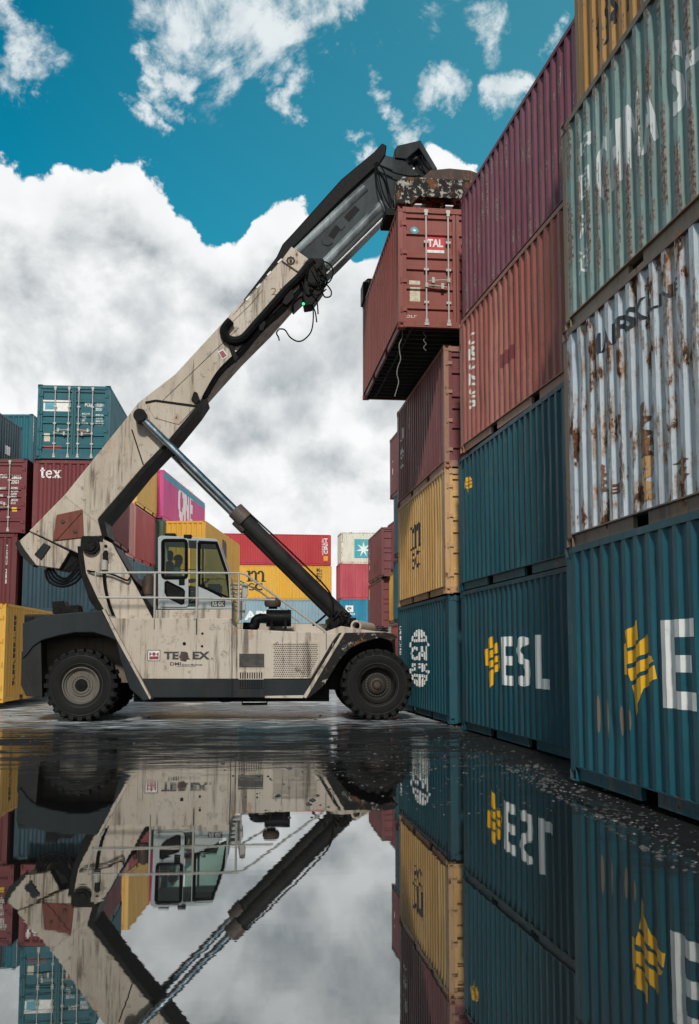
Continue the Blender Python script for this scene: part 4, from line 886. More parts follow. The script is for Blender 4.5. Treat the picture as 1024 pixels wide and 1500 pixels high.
# inner telescopic section
IY0, IY1 = 1.52, 2.32
ib = pr('inner_boom', [(405, 392), (420, 362), (520, 262), (562, 226), (590, 262), (577, 300), (500, 378), (430, 446)], IY0, IY1, BOOMD, boom, bevel=.03)
m = MB()
def hround(a, b, r, y):
    p, q = t3(*a, y), t3(*b, y); m.cyl(p, q, r, n=14)
hround((430, 372), (534, 276), .13, IY0+.05); hround((455, 407), (562, 298), .12, IY0+.05); part('boom_chord', m, CHORD, ib, smooth=True)
for pts in ([(504, 318), (520, 301), (527, 307), (511, 325)], [(481, 345), (491, 330), (499, 336), (489, 350)]): pr('boom_slot', pts, IY0-.006, IY0+.03, OILY, ib, bevel=0)
pr('slot_plate', [(471, 352), (476, 348), (488, 356), (481, 360), (473, 358)], IY0-.02, IY0+.01, BOOMD, ib, bevel=.01); pr('slot_plate', [(492, 329), (499, 323), (506, 331), (500, 338)], IY0-.02, IY0+.01, BOOMD, ib, bevel=.01)
m = MB(); p, q = t3(449, 430, IY0), t3(572, 309, IY0); m.cyl(p, q, .022, n=8); part('boom_wear_strip', m, WHT_TXT, ib)
# hose carrier on top
pr('hose_carrier', [(331, 472), (405, 376), (414, 357), (430, 340), (500, 262), (548, 222), (560, 209), (567, 213), (565, 226), (556, 240), (505, 287), (436, 357), (424, 368), (412, 384), (345, 462)], BY0+.0, BY0+.4, BLK, boom, bevel=.03)
m = MB(); m.tube([t3(a, b, BY0-.1) for a, b in ((338, 470), (331, 478), (328, 486), (333, 496), (345, 499), (358, 494), (375, 475), (400, 447), (420, 424), (440, 405), (452, 390), (460, 383))], .105, 8, 4)
part('energy_chain', m, BLK, boom, smooth=True)
m = MB()
for k in range(9):
    u = k/8; a = t3(352+u*62, 448-u*73, BY0-.01); d = Vector((.09, 0, .1)); m.add([a, a+d, a+d+Vector((.03, 0, -.03)), a+Vector((.03, 0, -.03))], [(0, 1, 2, 3)]) if k % 2 else None
part('chain_link', m, WHT_TXT, boom)
pr('hose_bracket', [(378, 470), (383, 463), (390, 473), (386, 484), (380, 485)], BY0-.14, BY0, OILY, boom); pr('hose_bracket', [(418, 432), (428, 420), (431, 436), (420, 447), (413, 444)], BY0-.14, BY0, OILY, boom); pr('hose_bracket', [(334, 503), (342, 502), (344, 514), (350, 524), (344, 531), (340, 520)], BY0-.1, BY0, OILY, boom)
rng = random.Random(5); m = MB()
for k in range(5):
    o_ = rng.uniform(-3, 3); m.tube([t3(300+o_, 582, BY0-.06), t3(322+o_, 545+rng.uniform(-4, 4), BY0-.07), t3(352+o_, 517+o_, BY0-.06), t3(385, 480+o_*1.5, BY0-.08), t3(415+o_, 452+o_, BY0-.06), t3(440, 425+o_, BY0-.1)], .018+.01*rng.random(), 6)
for k in range(16):
    a = (rng.uniform(440, 462), rng.uniform(378, 425)); b = (rng.uniform(452, 482), rng.uniform(376, 425)); mid = ((a[0]+b[0])/2+rng.uniform(-8, 12), (a[1]+b[1])/2+rng.uniform(-2, 18))
    m.tube([t3(*a, BY0-.1), t3(*mid, BY0-.18-.1*rng.random()), t3(*b, BY0-.05+.3*rng.random())], .014+.012*rng.random(), 6)
for pts in (((470, 381), (484, 388), (488, 400), (484, 411), (478, 416)), ((478, 416), (485, 426), (484, 434), (476, 435), (472, 428)), ((458, 445), (459, 465), (456, 485), (446, 497), (436, 500), (425, 494), (417, 483), (408, 482)), ((458, 448), (462, 458), (464, 472)), ((463, 432), (465, 446), (466, 460)), ((408, 483), (405, 488), (408, 494), (409, 499))):
    m.tube([t3(a, b, BY0-.05) for a, b in pts], .018, 6)
part('cable_bundle', m, BLK, boom, smooth=True)
pr('valve_block', [(447, 402), (455, 378), (474, 378), (479, 402), (474, 424), (458, 447), (446, 449), (443, 430)], BY0-.16, BY0+.3, OILY, boom, bevel=.03)
m = MB(); q = t3(444.5, 445, BY0-.2); m.lathe([(0, -.03), (.025, -.02), (.03, 0), (.025, .02), (0, .03)], q, (0, 1, 0), 12); part('green_lamp', m, simple('green_light', (.02, .5, .12), .3, 0, .1, 9, emit=(.03, 1, .2)), boom, smooth=True)
# lift cylinders
for y in (1.18, 2.66):
    A = t3(206, 610, 1.18); B = t3(513, 914, 1.18); A.y = B.y = y; D_ = (B-A).normalized(); Lc = (B-A).length
    lc = bpy.data.objects.new('lift_cylinder', None); COL.objects.link(lc); lc.parent = RS
    C_ = A+D_*(Lc*.455)
    part('rod', MB().cyl(A, C_, .085, n=20), CHROME, lc, smooth=True)
    part('barrel', MB().cyl(C_, B-D_*.1, .165, n=24), FEN, lc, smooth=True)
    part('gland', MB().cyl(C_-D_*.02, C_+D_*.32, .2, n=20), paint('gland_brown', (.075, .055, .048), rust=.5, seed=85.), lc, bevel=.01)
    part('rod_eye', MB().cyl(A-Vector((0, .16, 0)), A+Vector((0, .16, 0)), .15, n=24), OILY, lc, bevel=.01)
    m = MB(); m.tube([C_+D_*.3+Vector((.12, -.1, .12)), C_+D_*1.5+Vector((.15, -.12, .14)), B-D_*1.0+Vector((.14, -.14, .14)), B-D_*.5+Vector((-.05, -.16, .1)), B-D_*.3+Vector((-.2, -.1, -.1))], .022, 6); part('cylinder_pipe', m, OILY, lc, smooth=True)
m = MB(); B = t3(509, 908, 1.0); m.box(B.x-.42, B.x+.2, 1.0, 2.9, B.z-.3, B.z+.05); rng = random.Random(9)
for k in range(14): q = B+Vector((rng.uniform(-.6, .1), rng.uniform(-.1, .2), rng.uniform(-.2, .35))); m.tube([q, q+Vector((rng.uniform(-.2, .1), -.08, rng.uniform(-.2, .1))), q+Vector((rng.uniform(-.3, .2), .05, -.3))], .025, 6)
part('cylinder_mount', m, OILY)
m = MB(); p = t3(521.4, 916.6, .7); q = p+Vector((.42, 1.1, -.03)); ax = (q-p).normalized(); m.lathe([(.085, .3), (.085, .0), (.125, .0), (.13, .03), (.125, 1.2), (0, 1.2)], p, ax, 28); part('pivot_tube', m, BEI, smooth=True)
pr('deck_plate', [(470, 927.5), (500, 917), (548, 924.5), (575, 926.5), (565, 929), (480, 929.5)], .3, 3.6, BEI, py=.3, bevel=.01)
pr('deck_block', [(555, 926), (559, 921), (566, 921), (569, 926)], .5, 1.2, OILY)
# boom head and spreader
hd = pr('boom_head', [(548, 240), (562, 226), (592, 234), (606, 247), (618, 258), (600, 264), (588, 264), (581, 275), (579, 300), (572, 290), (565, 268)], IY0-.05, IY1+.05, BOOMD, boom, bevel=.03)
pr('head_arm', [(578, 219), (582, 213), (616, 205), (641, 247), (634, 249.5), (614, 217), (595, 233), (579, 231)], IY0-.1, IY0+.3, BOOMD, hd, bevel=.02)
pr('head_arm', [(578, 219), (582, 213), (616, 205), (641, 247), (634, 249.5), (614, 217), (595, 233), (579, 231)], IY1-.3, IY1+.1, BOOMD, hd, bevel=.02, py=IY0-.1)
m = MB(); q = t3(617, 253, IY0); m.cyl(q+Vector((0, -.02, -.02)), q+Vector((0, 1.0, -.02)), .2, n=24); part('rotator', m, OILY, hd, smooth=True)
m = MB()
for pts in (((550, 238), (556, 262), (562, 285), (572, 304), (578, 312)), ((551, 237), (562, 250), (568, 272), (574, 300)), ((552, 239), (575, 252), (600, 258), (616, 257)), ((549, 240), (553, 275), (566, 305), (580, 314)), ((612, 231), (617, 228), (620, 236), (628, 247)), ((613, 232), (620, 240), (630, 250)), ((551, 240), (566, 246), (575, 250))): m.tube([t3(a, b, IY0-.2) for a, b in pts], .018, 6)
part('hydraulic_hose', m, BLK, hd, smooth=True)
# the spreader lies along the hanging container
SB = bpy.data.objects.new('spreader', None); COL.objects.link(SB); SB.parent = RS
inv = Matrix.Translation(tO) @ Matrix.Rotation(-PHI, 4, 'Z'); inv = inv.inverted(); ctm = Matrix.Translation(HC.ctr) @ Matrix.Rotation(-rad(1.64), 4, 'Z'); M2 = inv @ ctm
Ht = H20
m = MB(); w, l = CW/2, L20/2
for sy in (-1, 1):
    m = MB(); y0, y1 = sorted((sy*(l+.03), sy*(l-.32))); z = Ht
    prof = [(-w-.03, z+.03), (-w-.03, z+.5), (-w+.1, z+.62), (w-.1, z+.62), (w+.03, z+.5), (w+.03, z+.03), (w-.28, z+.03), (w-.42, z+.2), (-w+.42, z+.2), (-w+.28, z+.03)]
    m.prism(prof, y0, y1)
    m.v = [tuple(M2 @ Vector(p)) for p in m.v]; part('end_beam', m, RUSTY, SB, bevel=.02)
m = MB(); m.box(-.55, -.15, -l+.3, l-.3, Ht+.14, Ht+.5); m.box(.15, .55, -l+.3, l-.3, Ht+.14, Ht+.5); m.box(-.7, .7, -1.2, 1.2, Ht+.12, Ht+.62)
m.v = [tuple(M2 @ Vector(p)) for p in m.v]; part('main_beam', m, RUSTY, SB, bevel=.02)
m = MB(); m.prism([(-.75, Ht+.62), (-.5, Ht+.86), (-.1, Ht+.92), (.35, Ht+.9), (.85, Ht+.72), (.95, Ht+.62)], -l+.1, -l+.5); m.prism([(-.9, Ht+.6), (-.6, Ht+.85), (.6, Ht+.85), (.9, Ht+.6)], -1.3, 1.3)
m.v = [tuple(M2 @ Vector(p)) for p in m.v]; part('spreader_hood', m, HUB, SB, bevel=.02)
m = MB(); m.cyl((-.3, 0, Ht+.8), (-.3, 0, Ht+1.05), .6, n=28); m.box(-1.1, .3, -.45, .45, Ht+.95, Ht+1.12); m.v = [tuple(M2 @ Vector(p)) for p in m.v]; part('slew_ring', m, OILY, SB, bevel=.01)
m = MB(); m.box(-w-.05, -w+.1, l-.5, l+.05, Ht-.05, Ht+.45); m.v = [tuple(M2 @ Vector(p)) for p in m.v]; part('corner_guide', m, OILY, SB, bevel=.01)
# straps dangling under the hanging container are parts of it
STRAP = simple('worn_strap', (.22, .2, .18), .8, 0, .2, 9)
def dang(px, py0, py1, r):
    a = facepx(HC, 'N', px, py0); b = facepx(HC, 'N', px, py1); m = MB(); k = 9
    m.tube([(a[0]+.03*math.sin(i*1.9+px)-.14*i/k*(.9 if px < 600 else 0), -L20/2+.25, a[1]+(b[1]-a[1])*i/k) for i in range(k+1)], r, 6, 3); return m.build('dangling_strap', STRAP, HC.root, True)
dang(591, 478, 577, .009); dang(625, 480, 509, .007)
# rails, mirrors, air filter
m = MB(); y = .2
for pts in ([(140.5, 837), (144, 838.8), (226, 838.8), (352, 839.5), (360, 841.5), (478.5, 926.5)], [(144, 875), (226, 875.5), (288, 876.3), (350, 877.5), (403, 878.5)]): m.tube([t3(a, b, y) for a, b in pts], .024, 8, 1)
for px in (227, 288.7, 350): m.tube([t3(px, 839 if px < 340 else 840, y), t3(px-.6, 908, y)], .024, 8, 1)
m.tube([t3(140.5, 837, y), t3(141.5, 855, y), t3(160, 900, y)], .018, 8, 3)
part('guard_rail', m, RAILP, smooth=True)
part('guard_rail', MB().tube([t3(352, 851, 3.6), t3(383, 868, 3.6), t3(440, 912, 3.6)], .022, 8, 1), RAILP, smooth=True)
m = MB()
for k in range(7): a = t3(340, 856+k*6.5, 2.9); m.box(a.x, a.x+.28, 2.9, 3.3, a.z, a.z+.03)
m.tube([t3(340, 852, 2.9), t3(342, 905, 2.9)], .02, 6, 1); m.tube([t3(355, 852, 2.9), t3(356, 905, 2.9)], .02, 6, 1); part('ladder', m, RAILP)
for pts in ([(352, 876), (355, 857), (359, 853.5), (363, 857), (363.5, 871), (360, 876)], [(347, 903), (349, 884), (353, 879.5), (360, 884), (359, 900), (354, 908), (349, 908)]):
    mo = pr('mirror', pts, .55, .62, RAILP, bevel=.015)
m = MB(); a = t3(390, 905.5, 1.3); b = t3(426.5, 905.5, 1.3); m.cyl(a, b, .19, n=28); m.cyl(a+Vector((.03, 0, 0)), a+Vector((.06, 0, 0)), .2, n=28); m.cyl(b-Vector((.08, 0, 0)), b-Vector((.05, 0, 0)), .2, n=28)
q = t3(400, 892, 1.3); m.cyl(q, q+Vector((0, 0, .08)), .1); m.box(a.x+.1, a.x+.16, 1.1, 1.5, a.z-.25, a.z); m.box(b.x-.16, b.x-.1, 1.1, 1.5, a.z-.25, a.z)
m.tube([t3(390, 906, 1.3), t3(380, 906, 1.3), t3(374, 910, 1.3), t3(372, 918, 1.3), t3(356, 918.5, 1.3)], .11, 12, 5); part('air_filter', m, BLK, smooth=True)
m = MB(); q = t3(399.5, 889, 1.3); m.lathe([(0, .0), (.16, .0), (.19, .05), (.19, .14), (.15, .2), (0, .22)], q, (0, 0, 1), 24); part('filter_cap', m, HUB, smooth=True)
m = MB(); a = tp(347, 921, 1.9); b = tp(480, 916, 1.9); m.box(a[0], b[0], 1.9, 3.5, a[1]-.2, b[1]+.03); part('engine_deck', m, BEI)

# ------------------------------------------------------------------ driver
def person():
    base = t3(258, 868, CY0+.77); base.z += .0
    V, E_, R_ = [], [], []
    def v(p, r, par=None):
        V.append(p); R_.append(r); k = len(V)-1
        if par is not None: E_.append((par, k))
        return k
    pel = v((0, 0, .1), .14); sp = v((-.01, 0, .27), .13, pel); ch = v((.01, 0, .45), .155, sp); nk = v((.02, 0, .6), .06, ch); h1 = v((.035, 0, .68), .085, nk); h2 = v((.045, 0, .76), .095, h1); v((.04, 0, .83), .07, h2)
    v((.14, 0, .72), .018, h1)
    for s in (-1, 1):
        shd = v((.01, s*.19, .52), .065, ch); el = v((.12, s*.24, .27), .048, shd); wr_ = v((.36, s*.17, .27), .033, el); pa = v((.42, s*.16, .28), .036, wr_)
        for k in range(4):
            f1 = v((.47, s*(.135+.018*k), .30-.004*k), .011, pa); v((.505-.004*abs(k-1.5), s*(.135+.018*k), .275), .009, f1)
        th = v((.43, s*.115, .30), .012, pa); v((.455, s*.1, .315), .010, th)
        hp = v((.06, s*.1, .08), .085, pel); kn = v((.44, s*.14, .1), .065, hp); an = v((.5, s*.14, -.32), .045, kn); v((.62, s*.14, -.36), .04, an)
    me = bpy.data.meshes.new('person'); me.from_pydata(V, E_, [])
    o = bpy.data.objects.new('person', me); COL.objects.link(o); o.location = tO+tT*base.x+tN*base.y+Vector((0, 0, base.z)); o.rotation_euler = (0, 0, -PHI)
    sk = o.modifiers.new('skin', 'SKIN'); sk.use_smooth_shade = True
    for i, d in enumerate(me.skin_vertices[0].data): d.radius = (R_[i], R_[i]); d.use_root = (i == 0)
    ss = o.modifiers.new('smooth', 'SUBSURF'); ss.levels = 1; ss.render_levels = 2
    m = bpy.data.materials.new('driver_clothes'); m.use_nodes = True; t = m.node_tree; b = t.nodes['Principled BSDF']; b.inputs['Roughness'].default_value = .8
    z = N(t, 'ShaderNodeSeparateXYZ', {0: N(t, 'ShaderNodeTexCoord').outputs['Object']})
    c_ = MIX(t, SS(t, z.outputs[2], .59, .6), (.05, .22, .24), (.25, .13, .09)); c_ = MIX(t, SS(t, z.outputs[2], .17, .18), (.02, .025, .04), c_); c_ = MIX(t, SS(t, z.outputs[0], .3, .31), c_, MIX(t, SS(t, z.outputs[2], .2, .21), (.02, .025, .04), (.25, .13, .09)))
    t.links.new(c_, b.inputs['Base Color']); me.materials.append(m)
    mh = MB(); mh.lathe([(.105, 0), (.11, .04), (.09, .1), (.05, .13), (0, .14)], (.035, 0, .755), (0, 0, 1), 18); mh.build('hair', OILY, o, True)
    fe = MB()
    for s in (-1, 1):
        fe.lathe([(0, -.012), (.012, 0), (0, .012)], (.132, s*.035, .745), (1, 0, 0), 8)
    fe.box(.128, .136, -.025, .025, .685, .69); fe.build('eyes', OILY, o)
    tag(o, 'driver in a teal shirt with dark hair, seated in the cab', 'person')
person()

# ------------------------------------------------------------------ ground
def ground():
    xs = sorted(set([-900, -400, -200, -100]+[-60+4*i for i in range(31)]+[100, 200, 400, 900])); ys = sorted(set([-300, -100, -40]+[-20+4*i for i in range(31)]+[160, 260, 500, 1500]))
    m = MB(); m.add([(x, y, WATER) for y in ys for x in xs], [(j*len(xs)+i, j*len(xs)+i+1, (j+1)*len(xs)+i+1, (j+1)*len(xs)+i) for j in range(len(ys)-1) for i in range(len(xs)-1)])
    mt = bpy.data.materials.new('wet_yard'); mt.use_nodes = True; t = mt.node_tree; t.nodes.clear()
    g = N(t, 'ShaderNodeNewGeometry').outputs['Position']; sx = N(t, 'ShaderNodeSeparateXYZ', {0: g}); X, Y = sx.outputs[0], sx.outputs[1]
    n1 = NZ(t, g, .35, 5, .6); n2 = NZ(t, g, 1.4, 6, .62); n3 = NZ(t, g, 9, 6, .65); n4 = NZ(t, g, 60, 3, .6)
    # standing water near, shallow film beyond about 13 m; mud bank along the right-hand stacks
    wob = MA(t, 'MULTIPLY', MA(t, 'SUBTRACT', n2, .5), 6.)
    d_far = SS(t, MA(t, 'ADD', Y, wob), 12.5, 15.5)
    bank = SS(t, MA(t, 'ADD', MA(t, 'SUBTRACT', X, MA(t, 'MULTIPLY', MA(t, 'SUBTRACT', Y, 8), .115)), MA(t, 'MULTIPLY', MA(t, 'SUBTRACT', n2, .5), 2.2)), 3.0, 3.75)
    st1 = NZ(t, VS(t, g, (.45, 1.7, 1)), .9, 7, .66); st2 = NZ(t, VS(t, g, (.5, 2.4, 1)), 2.6, 7, .68)
    very = SS(t, MA(t, 'ADD', Y, wob), 18.5, 23)
    film = MA(t, 'MULTIPLY', d_far, MA(t, 'MAXIMUM', SS(t, st1, .47, .52), MA(t, 'MULTIPLY', very, SS(t, st2, .40, .5))))
    dry = MA(t, 'MAXIMUM', film, bank, clamp=True)
    base = MIX(t, n3, (.004, .004, .0045), (.022, .0215, .021))
    base = MIX(t, very, base, MIX(t, SS(t, st2, .46, .58), (.035, .037, .04), (.74, .78, .81)))  # far strip: sky glints on wet concrete painted as pale streaks
    # ripples: tiny on the pond, stronger where the film is thin
    wv = VS(t, g, (.6, 2.2, 1)); rip = MA(t, 'ADD', MA(t, 'MULTIPLY', NZ(t, wv, 1.1, 3, .5), 1.), MA(t, 'MULTIPLY', NZ(t, wv, 4.5, 4, .55), .25))
    ripa = MA(t, 'ADD', .00035, MA(t, 'MULTIPLY', SS(t, MA(t, 'ADD', Y, wob), 11., 19.), .03))
    b1 = N(t, 'ShaderNodeBump', {'Strength': 1., 'Distance': ripa, 'Height': rip}).outputs[0]
    hb = MA(t, 'ADD', MA(t, 'MULTIPLY', n3, .7), MA(t, 'MULTIPLY', n4, .25)); hb = MA(t, 'ADD', hb, MA(t, 'MULTIPLY', n2, 1.2))
    b2 = N(t, 'ShaderNodeBump', {'Strength': .9, 'Distance': .035, 'Height': hb}).outputs[0]
    foam = MA(t, 'MULTIPLY', MA(t, 'SUBTRACT', 1., SS(t, MA(t, 'ABSOLUTE', MA(t, 'SUBTRACT', st1, .455)), .0, .006)), MA(t, 'MULTIPLY', SS(t, Y, 10, 13), MA(t, 'MULTIPLY', SS(t, n3, .42, .6), .8)))
    water = N(t, 'ShaderNodeMixShader'); lw = N(t, 'ShaderNodeLayerWeight', {'Blend': .5, 'Normal': b1}); 
    dif = N(t, 'ShaderNodeBsdfDiffuse', {'Color': MIX(t, foam, (.014, .014, .013), (.34, .34, .33))}); gl = N(t, 'ShaderNodeBsdfGlossy', {'Color': c4((.80, .82, .82)), 'Roughness': .012, 'Normal': b1})
    t.links.new(MA(t, 'MULTIPLY', LR(t, lw.outputs['Facing'], .6, 1., .44, .88), MA(t, 'SUBTRACT', 1., foam)), water.inputs[0]); t.links.new(dif.outputs[0], water.inputs[1]); t.links.new(gl.outputs[0], water.inputs[2])
    mud = N(t, 'ShaderNodeBsdfPrincipled', {'Base Color': base, 'Roughness': MIX(t, very, (.62, .62, .62), (.3, .3, .3)), 'Normal': b2, 'Specular IOR Level': LR(t, very, 0, 1, .12, .5)})
    mx = N(t, 'ShaderNodeMixShader', {0: dry, 1: water.outputs[0], 2: mud.outputs[0]}); N(t, 'ShaderNodeOutputMaterial', {0: mx.outputs[0]})
    tag(m.build('wet_ground', mt), kind='structure')
ground()
def gravel():
    rng = random.Random(3); m = MB()
    ico = [(0, 0, 1), (.9, 0, .3), (.28, .85, .3), (-.72, .53, .3), (-.72, -.53, .3), (.28, -.85, .3), (.72, .53, -.4), (-.28, .85, -.4), (-.9, 0, -.4), (-.28, -.85, -.4), (.72, -.53, -.4)]
    fs = [(0, 1, 2), (0, 2, 3), (0, 3, 4), (0, 4, 5), (0, 5, 1), (1, 6, 2), (2, 7, 3), (3, 8, 4), (4, 9, 5), (5, 10, 1), (2, 6, 7), (3, 7, 8), (4, 8, 9), (5, 9, 10), (1, 10, 6)]
    for k in range(1200):
        if k < 700: y = rng.uniform(6.5, 13); x = 3.25+(y-8)*.1+abs(rng.gauss(0, .4)); 
        else: y = rng.uniform(12, 26); x = rng.choice((rng.uniform(3.6, 5.2), rng.uniform(-8, 5))); y = y+3 if x < 3.6 else y
        if rng.random() < .25: x, y = rng.uniform(.2, 4), rng.uniform(9, 16)
        s = rng.uniform(.006, .022) if rng.random() < .93 else rng.uniform(.02, .045); q = Matrix.Rotation(rng.uniform(0, 6.3), 3, 'Z')
        m.add([Vector((x, y, WATER))+q @ Vector((a*s*rng.uniform(.8, 1.3), b*s, c*s*.6)) for a, b, c in ico], fs)
    tag(m.build('gravel', paint('wet_gravel', (.02, .0195, .019), (.13, .125, .12), .6, 0., .2, stain=0, seed=90., rough=.35)), 'small wet stones scattered along the foot of the containers', 'gravel', kind='stuff')
gravel()

# ------------------------------------------------------------------ sky
def sky():
    w = bpy.data.worlds.new('World'); S.world = w; w.use_nodes = True; t = w.node_tree; t.nodes.clear()
    d = N(t, 'ShaderNodeTexCoord').outputs['Generated']
    ns = N(t, 'ShaderNodeTexSky', sky_type='NISHITA', sun_disc=False, sun_elevation=rad(36), sun_rotation=rad(SUN_AZ), air_density=1.0, dust_density=.4, ozone_density=3.)
    sx = N(t, 'ShaderNodeSeparateXYZ', {0: d})
    az = MA(t, 'ARCTAN2', sx.outputs[0], sx.outputs[1]); el = MA(t, 'ARCSINE', sx.outputs[2])
    # upper limit of the big cumulus bank, elevation against azimuth
    pts = [(0, 200), (40, 232), (70, 232), (100, 214), (150, 213), (190, 232), (230, 262), (262, 300), (290, 326), (322, 352), (345, 358), (375, 315), (400, 294), (430, 290), (462, 318), (500, 322), (545, 318), (580, 285), (600, 235), (625, 206), (655, 214), (692, 252), (740, 300), (840, 330)]
    P2 = []
    for px, py in pts:
        r = ray(px, py); P2.append((math.atan2(r.x, r.y), math.asin(r.z)))
    a0, a1 = -math.pi, math.pi
    fc = t.nodes.new('ShaderNodeFloatCurve'); cv = fc.mapping.curves[0]
    al = [(-.7, .42), (-.5, .3), (-.34, .5)]+P2+[(.4, .35), (.55, .5), (.7, .42)]
    cp_ = [((a+.7)/1.4, e) for a, e in al]
    cv.points[0].location = cp_[0]; cv.points[1].location = cp_[-1]
    for q in cp_[1:-1]: cv.points.new(*q)
    for q in cv.points: q.handle_type = 'VECTOR'
    fc.mapping.update(); t.links.new(LR(t, az, -.7, .7), fc.inputs['Value'])
    top = fc.outputs[0]
    n_a = NZ(t, d, 15, 9, .6); n_b = NZ(t, d, 26, 7, .6); n_c = NZ(t, VA(t, d, (3.1, 1.7, .4)), 4.2, 8, .6)
    vor = N(t, 'ShaderNodeTexVoronoi', {'Vector': VA(t, d, VS(t, N(t, 'ShaderNodeTexNoise', {'Vector': d, 'Scale': 14., 'Detail': 4.}).outputs['Color'], (.05, .05, .05))), 'Scale': 32.}, feature='SMOOTH_F1').outputs['Distance']
    edge = MA(t, 'ADD', MA(t, 'MULTIPLY', MA(t, 'SUBTRACT', n_a, .5), .085), MA(t, 'ADD', MA(t, 'MULTIPLY', MA(t, 'SUBTRACT', n_b, .5), .045), MA(t, 'MULTIPLY', MA(t, 'SUBTRACT', .42, vor), .05)))
    depth = MA(t, 'ADD', MA(t, 'SUBTRACT', top, el), edge)
    def blobs(lst, wob, gr=1.):
        dw = VA(t, d, VS(t, VA(t, N(t, 'ShaderNodeTexNoise', {'Vector': d, 'Scale': 11., 'Detail': 6., 'Roughness': .6}).outputs['Color'], (-.5, -.5, -.5)), (wob, wob, wob)))
        acc = None
        for px, py, r in lst:
            c_ = ray(px, py); ds = N(t, 'ShaderNodeVectorMath', {0: dw, 1: tuple(c_)}, operation='DISTANCE').outputs['Value']
            k = LR(t, ds, 0, r*gr/F_PX, 1., 0.); acc = k if acc is None else MA(t, 'MAXIMUM', acc, k)
        return acc
    hole = blobs([(533, 352, 34), (520, 372, 16), (558, 336, 22)], .03)
    m_bank = MA(t, 'MULTIPLY', SS(t, depth, -.0015, .0055), MA(t, 'SUBTRACT', 1., SS(t, hole, .12, .3)))
    wb = blobs([(255, 5, 50), (300, 22, 58), (352, 55, 60), (405, 92, 50), (430, 60, 46), (246, 112, 30), (232, 145, 28), (212, 178, 26), (238, 196, 20), (440, 150, 36), (436, 182, 22), (480, 30, 48), (520, 38, 34), (552, 58, 30), (505, 100, 28), (530, 130, 26), (555, 160, 28), (583, 188, 30), (5, 35, 60), (18, 75, 30), (25, 128, 52), (60, 135, 24), (655, -5, 60), (700, 8, 46), (622, 125, 48), (655, 125, 40), (610, 95, 26), (765, 95, 36), (740, 100, 26), (790, 80, 26), (518, 205, 22), (515, 112, 24), (530, 128, 24), (545, 143, 24), (558, 158, 25), (570, 172, 25), (582, 186, 25), (594, 200, 24), (180, 185, 26), (160, 200, 16), (330, -60, 140), (480, -40, 120)], .15, 1.3)
    nw = NZ(t, VS(t, VA(t, d, (.7, .2, 1.3)), (1, 1, 1.15)), 10, 12, .68, .45)
    wisp = MA(t, 'ADD', MA(t, 'MULTIPLY', wb, 1.35), MA(t, 'MULTIPLY', MA(t, 'SUBTRACT', nw, .54), 4.3))
    m_w = MA(t, 'MULTIPLY', SS(t, wisp, .3, 1.25), MA(t, 'MULTIPLY', SS(t, wb, .02, .3), .96))
    # blue of the sky: Rayleigh sky pushed towards teal
    blue = MIX(t, 1., ns.outputs[0], (.003, .108, .098), 'MULTIPLY')
    blue = MIX(t, LR(t, az, -.2, .4, .0, .5), blue, (.10, .36, .44))
    # light and shade within the bank
    pv = VS(t, d, (1, 1, 1.2)); n_s1 = NZ(t, pv, 4.4, 11, .6, .25); n_s2 = NZ(t, VA(t, pv, (.004, .0, .026)), 4.4, 11, .6, .25)
    rel = MA(t, 'MULTIPLY', MA(t, 'SUBTRACT', n_s1, n_s2), 7.5)
    def puff(v, sc):
        return N(t, 'ShaderNodeTexVoronoi', {'Vector': v, 'Scale': sc}, feature='F1').outputs['Distance']
    wv_ = VS(t, VA(t, N(t, 'ShaderNodeTexNoise', {'Vector': d, 'Scale': 9., 'Detail': 7., 'Roughness': .62}).outputs['Color'], (-.5, -.5, -.5)), (.11, .11, .11)); dp_ = VA(t, d, wv_); up_ = VA(t, dp_, (.006, 0, .016))
    rel = MA(t, 'ADD', MA(t, 'MULTIPLY', rel, .45), MA(t, 'ADD', MA(t, 'MULTIPLY', MA(t, 'SUBTRACT', puff(up_, 8.), puff(dp_, 8.)), 1.35), MA(t, 'MULTIPLY', MA(t, 'SUBTRACT', puff(up_, 21.), puff(dp_, 21.)), .45)))
    gb = blobs([(110, 310, 75), (175, 345, 70), (205, 370, 60), (140, 280, 40), (60, 480, 120), (20, 430, 90), (210, 455, 90), (330, 440, 80), (430, 405, 50), (520, 510, 110), (600, 560, 110), (430, 560, 90), (350, 640, 60), (470, 690, 70), (150, 520, 110)], .09)
    sh = MA(t, 'ADD', MA(t, 'MULTIPLY', SS(t, gb, .0, .85), .62), MA(t, 'MULTIPLY', SS(t, n_s1, .47, .7), .42)); sh = MA(t, 'SUBTRACT', sh, rel)
    sh = MA(t, 'MULTIPLY', sh, SS(t, depth, .01, .07), clamp=True)
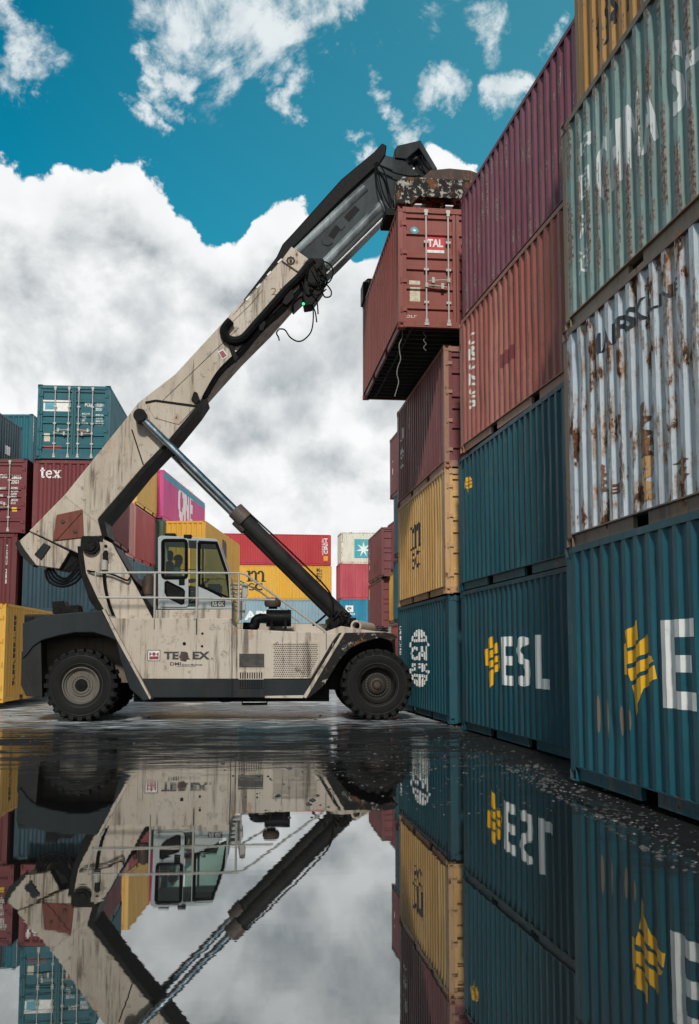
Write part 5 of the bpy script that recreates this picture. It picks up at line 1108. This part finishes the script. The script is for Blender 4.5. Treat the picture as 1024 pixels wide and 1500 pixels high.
    sh = MA(t, 'ADD', MA(t, 'MULTIPLY', sh, .95), MA(t, 'MULTIPLY', SS(t, vor, .25, .6), .10), clamp=True)
    cloud = MIX(t, sh, (.97, .98, .985), (.42, .465, .49))
    wcol = MIX(t, SS(t, n_b, .4, .7), (.80, .86, .88), (.62, .70, .74))
    col = MIX(t, m_w, blue, wcol); col = MIX(t, m_bank, col, cloud)
    # darkening added to the unseen sky, west and overhead, to dim container sides
    drk = MA(t, 'MAXIMUM', MA(t, 'MULTIPLY', SS(t, az, -.45, -.95), SS(t, az, -2.7, -2.2)), SS(t, sx.outputs[2], .62, .85))
    col = MIX(t, MA(t, 'MULTIPLY', drk, .62), col, (.14, .18, .20))
    # unseen bright sky added in the east to light east-facing container sides
    col = MIX(t, MA(t, 'MULTIPLY', MA(t, 'MULTIPLY', SS(t, az, .75, 1.2), SS(t, az, 2.6, 2.2)), SS(t, sx.outputs[2], .8, .5)), col, (1.9, 1.9, 1.9))
    low = SS(t, sx.outputs[2], -.02, -.2); col = MIX(t, low, col, (.06, .06, .06))
    bg = N(t, 'ShaderNodeBackground', {'Color': col, 'Strength': 1.0}); N(t, 'ShaderNodeOutputWorld', {0: bg.outputs[0]})
    w.cycles.sampling_method = 'MANUAL'; w.cycles.sample_map_resolution = 512
SUN_AZ = 191.
sky()
sl = bpy.data.lights.new('sun', 'SUN'); so = bpy.data.objects.new('sun', sl); COL.objects.link(so)
sl.energy = 3.2; sl.angle = rad(5); sl.color = (1, .95, .88)
e_, a_ = rad(36), rad(SUN_AZ)
sd = Vector((math.sin(a_)*math.cos(e_), math.cos(a_)*math.cos(e_), math.sin(e_))); so.rotation_euler = sd.to_track_quat('Z', 'Y').to_euler(); so.location = (0, -20, 40)
vs_ = S.view_settings; vs_.view_transform = 'Standard'; vs_.look = 'None'; vs_.exposure = 0.; vs_.gamma = 1.
S.cycles.max_bounces = 6; S.cycles.glossy_bounces = 4; S.cycles.transparent_max_bounces = 8; S.cycles.caustics_reflective = False; S.cycles.caustics_refractive = False
S.render.film_transparent = False
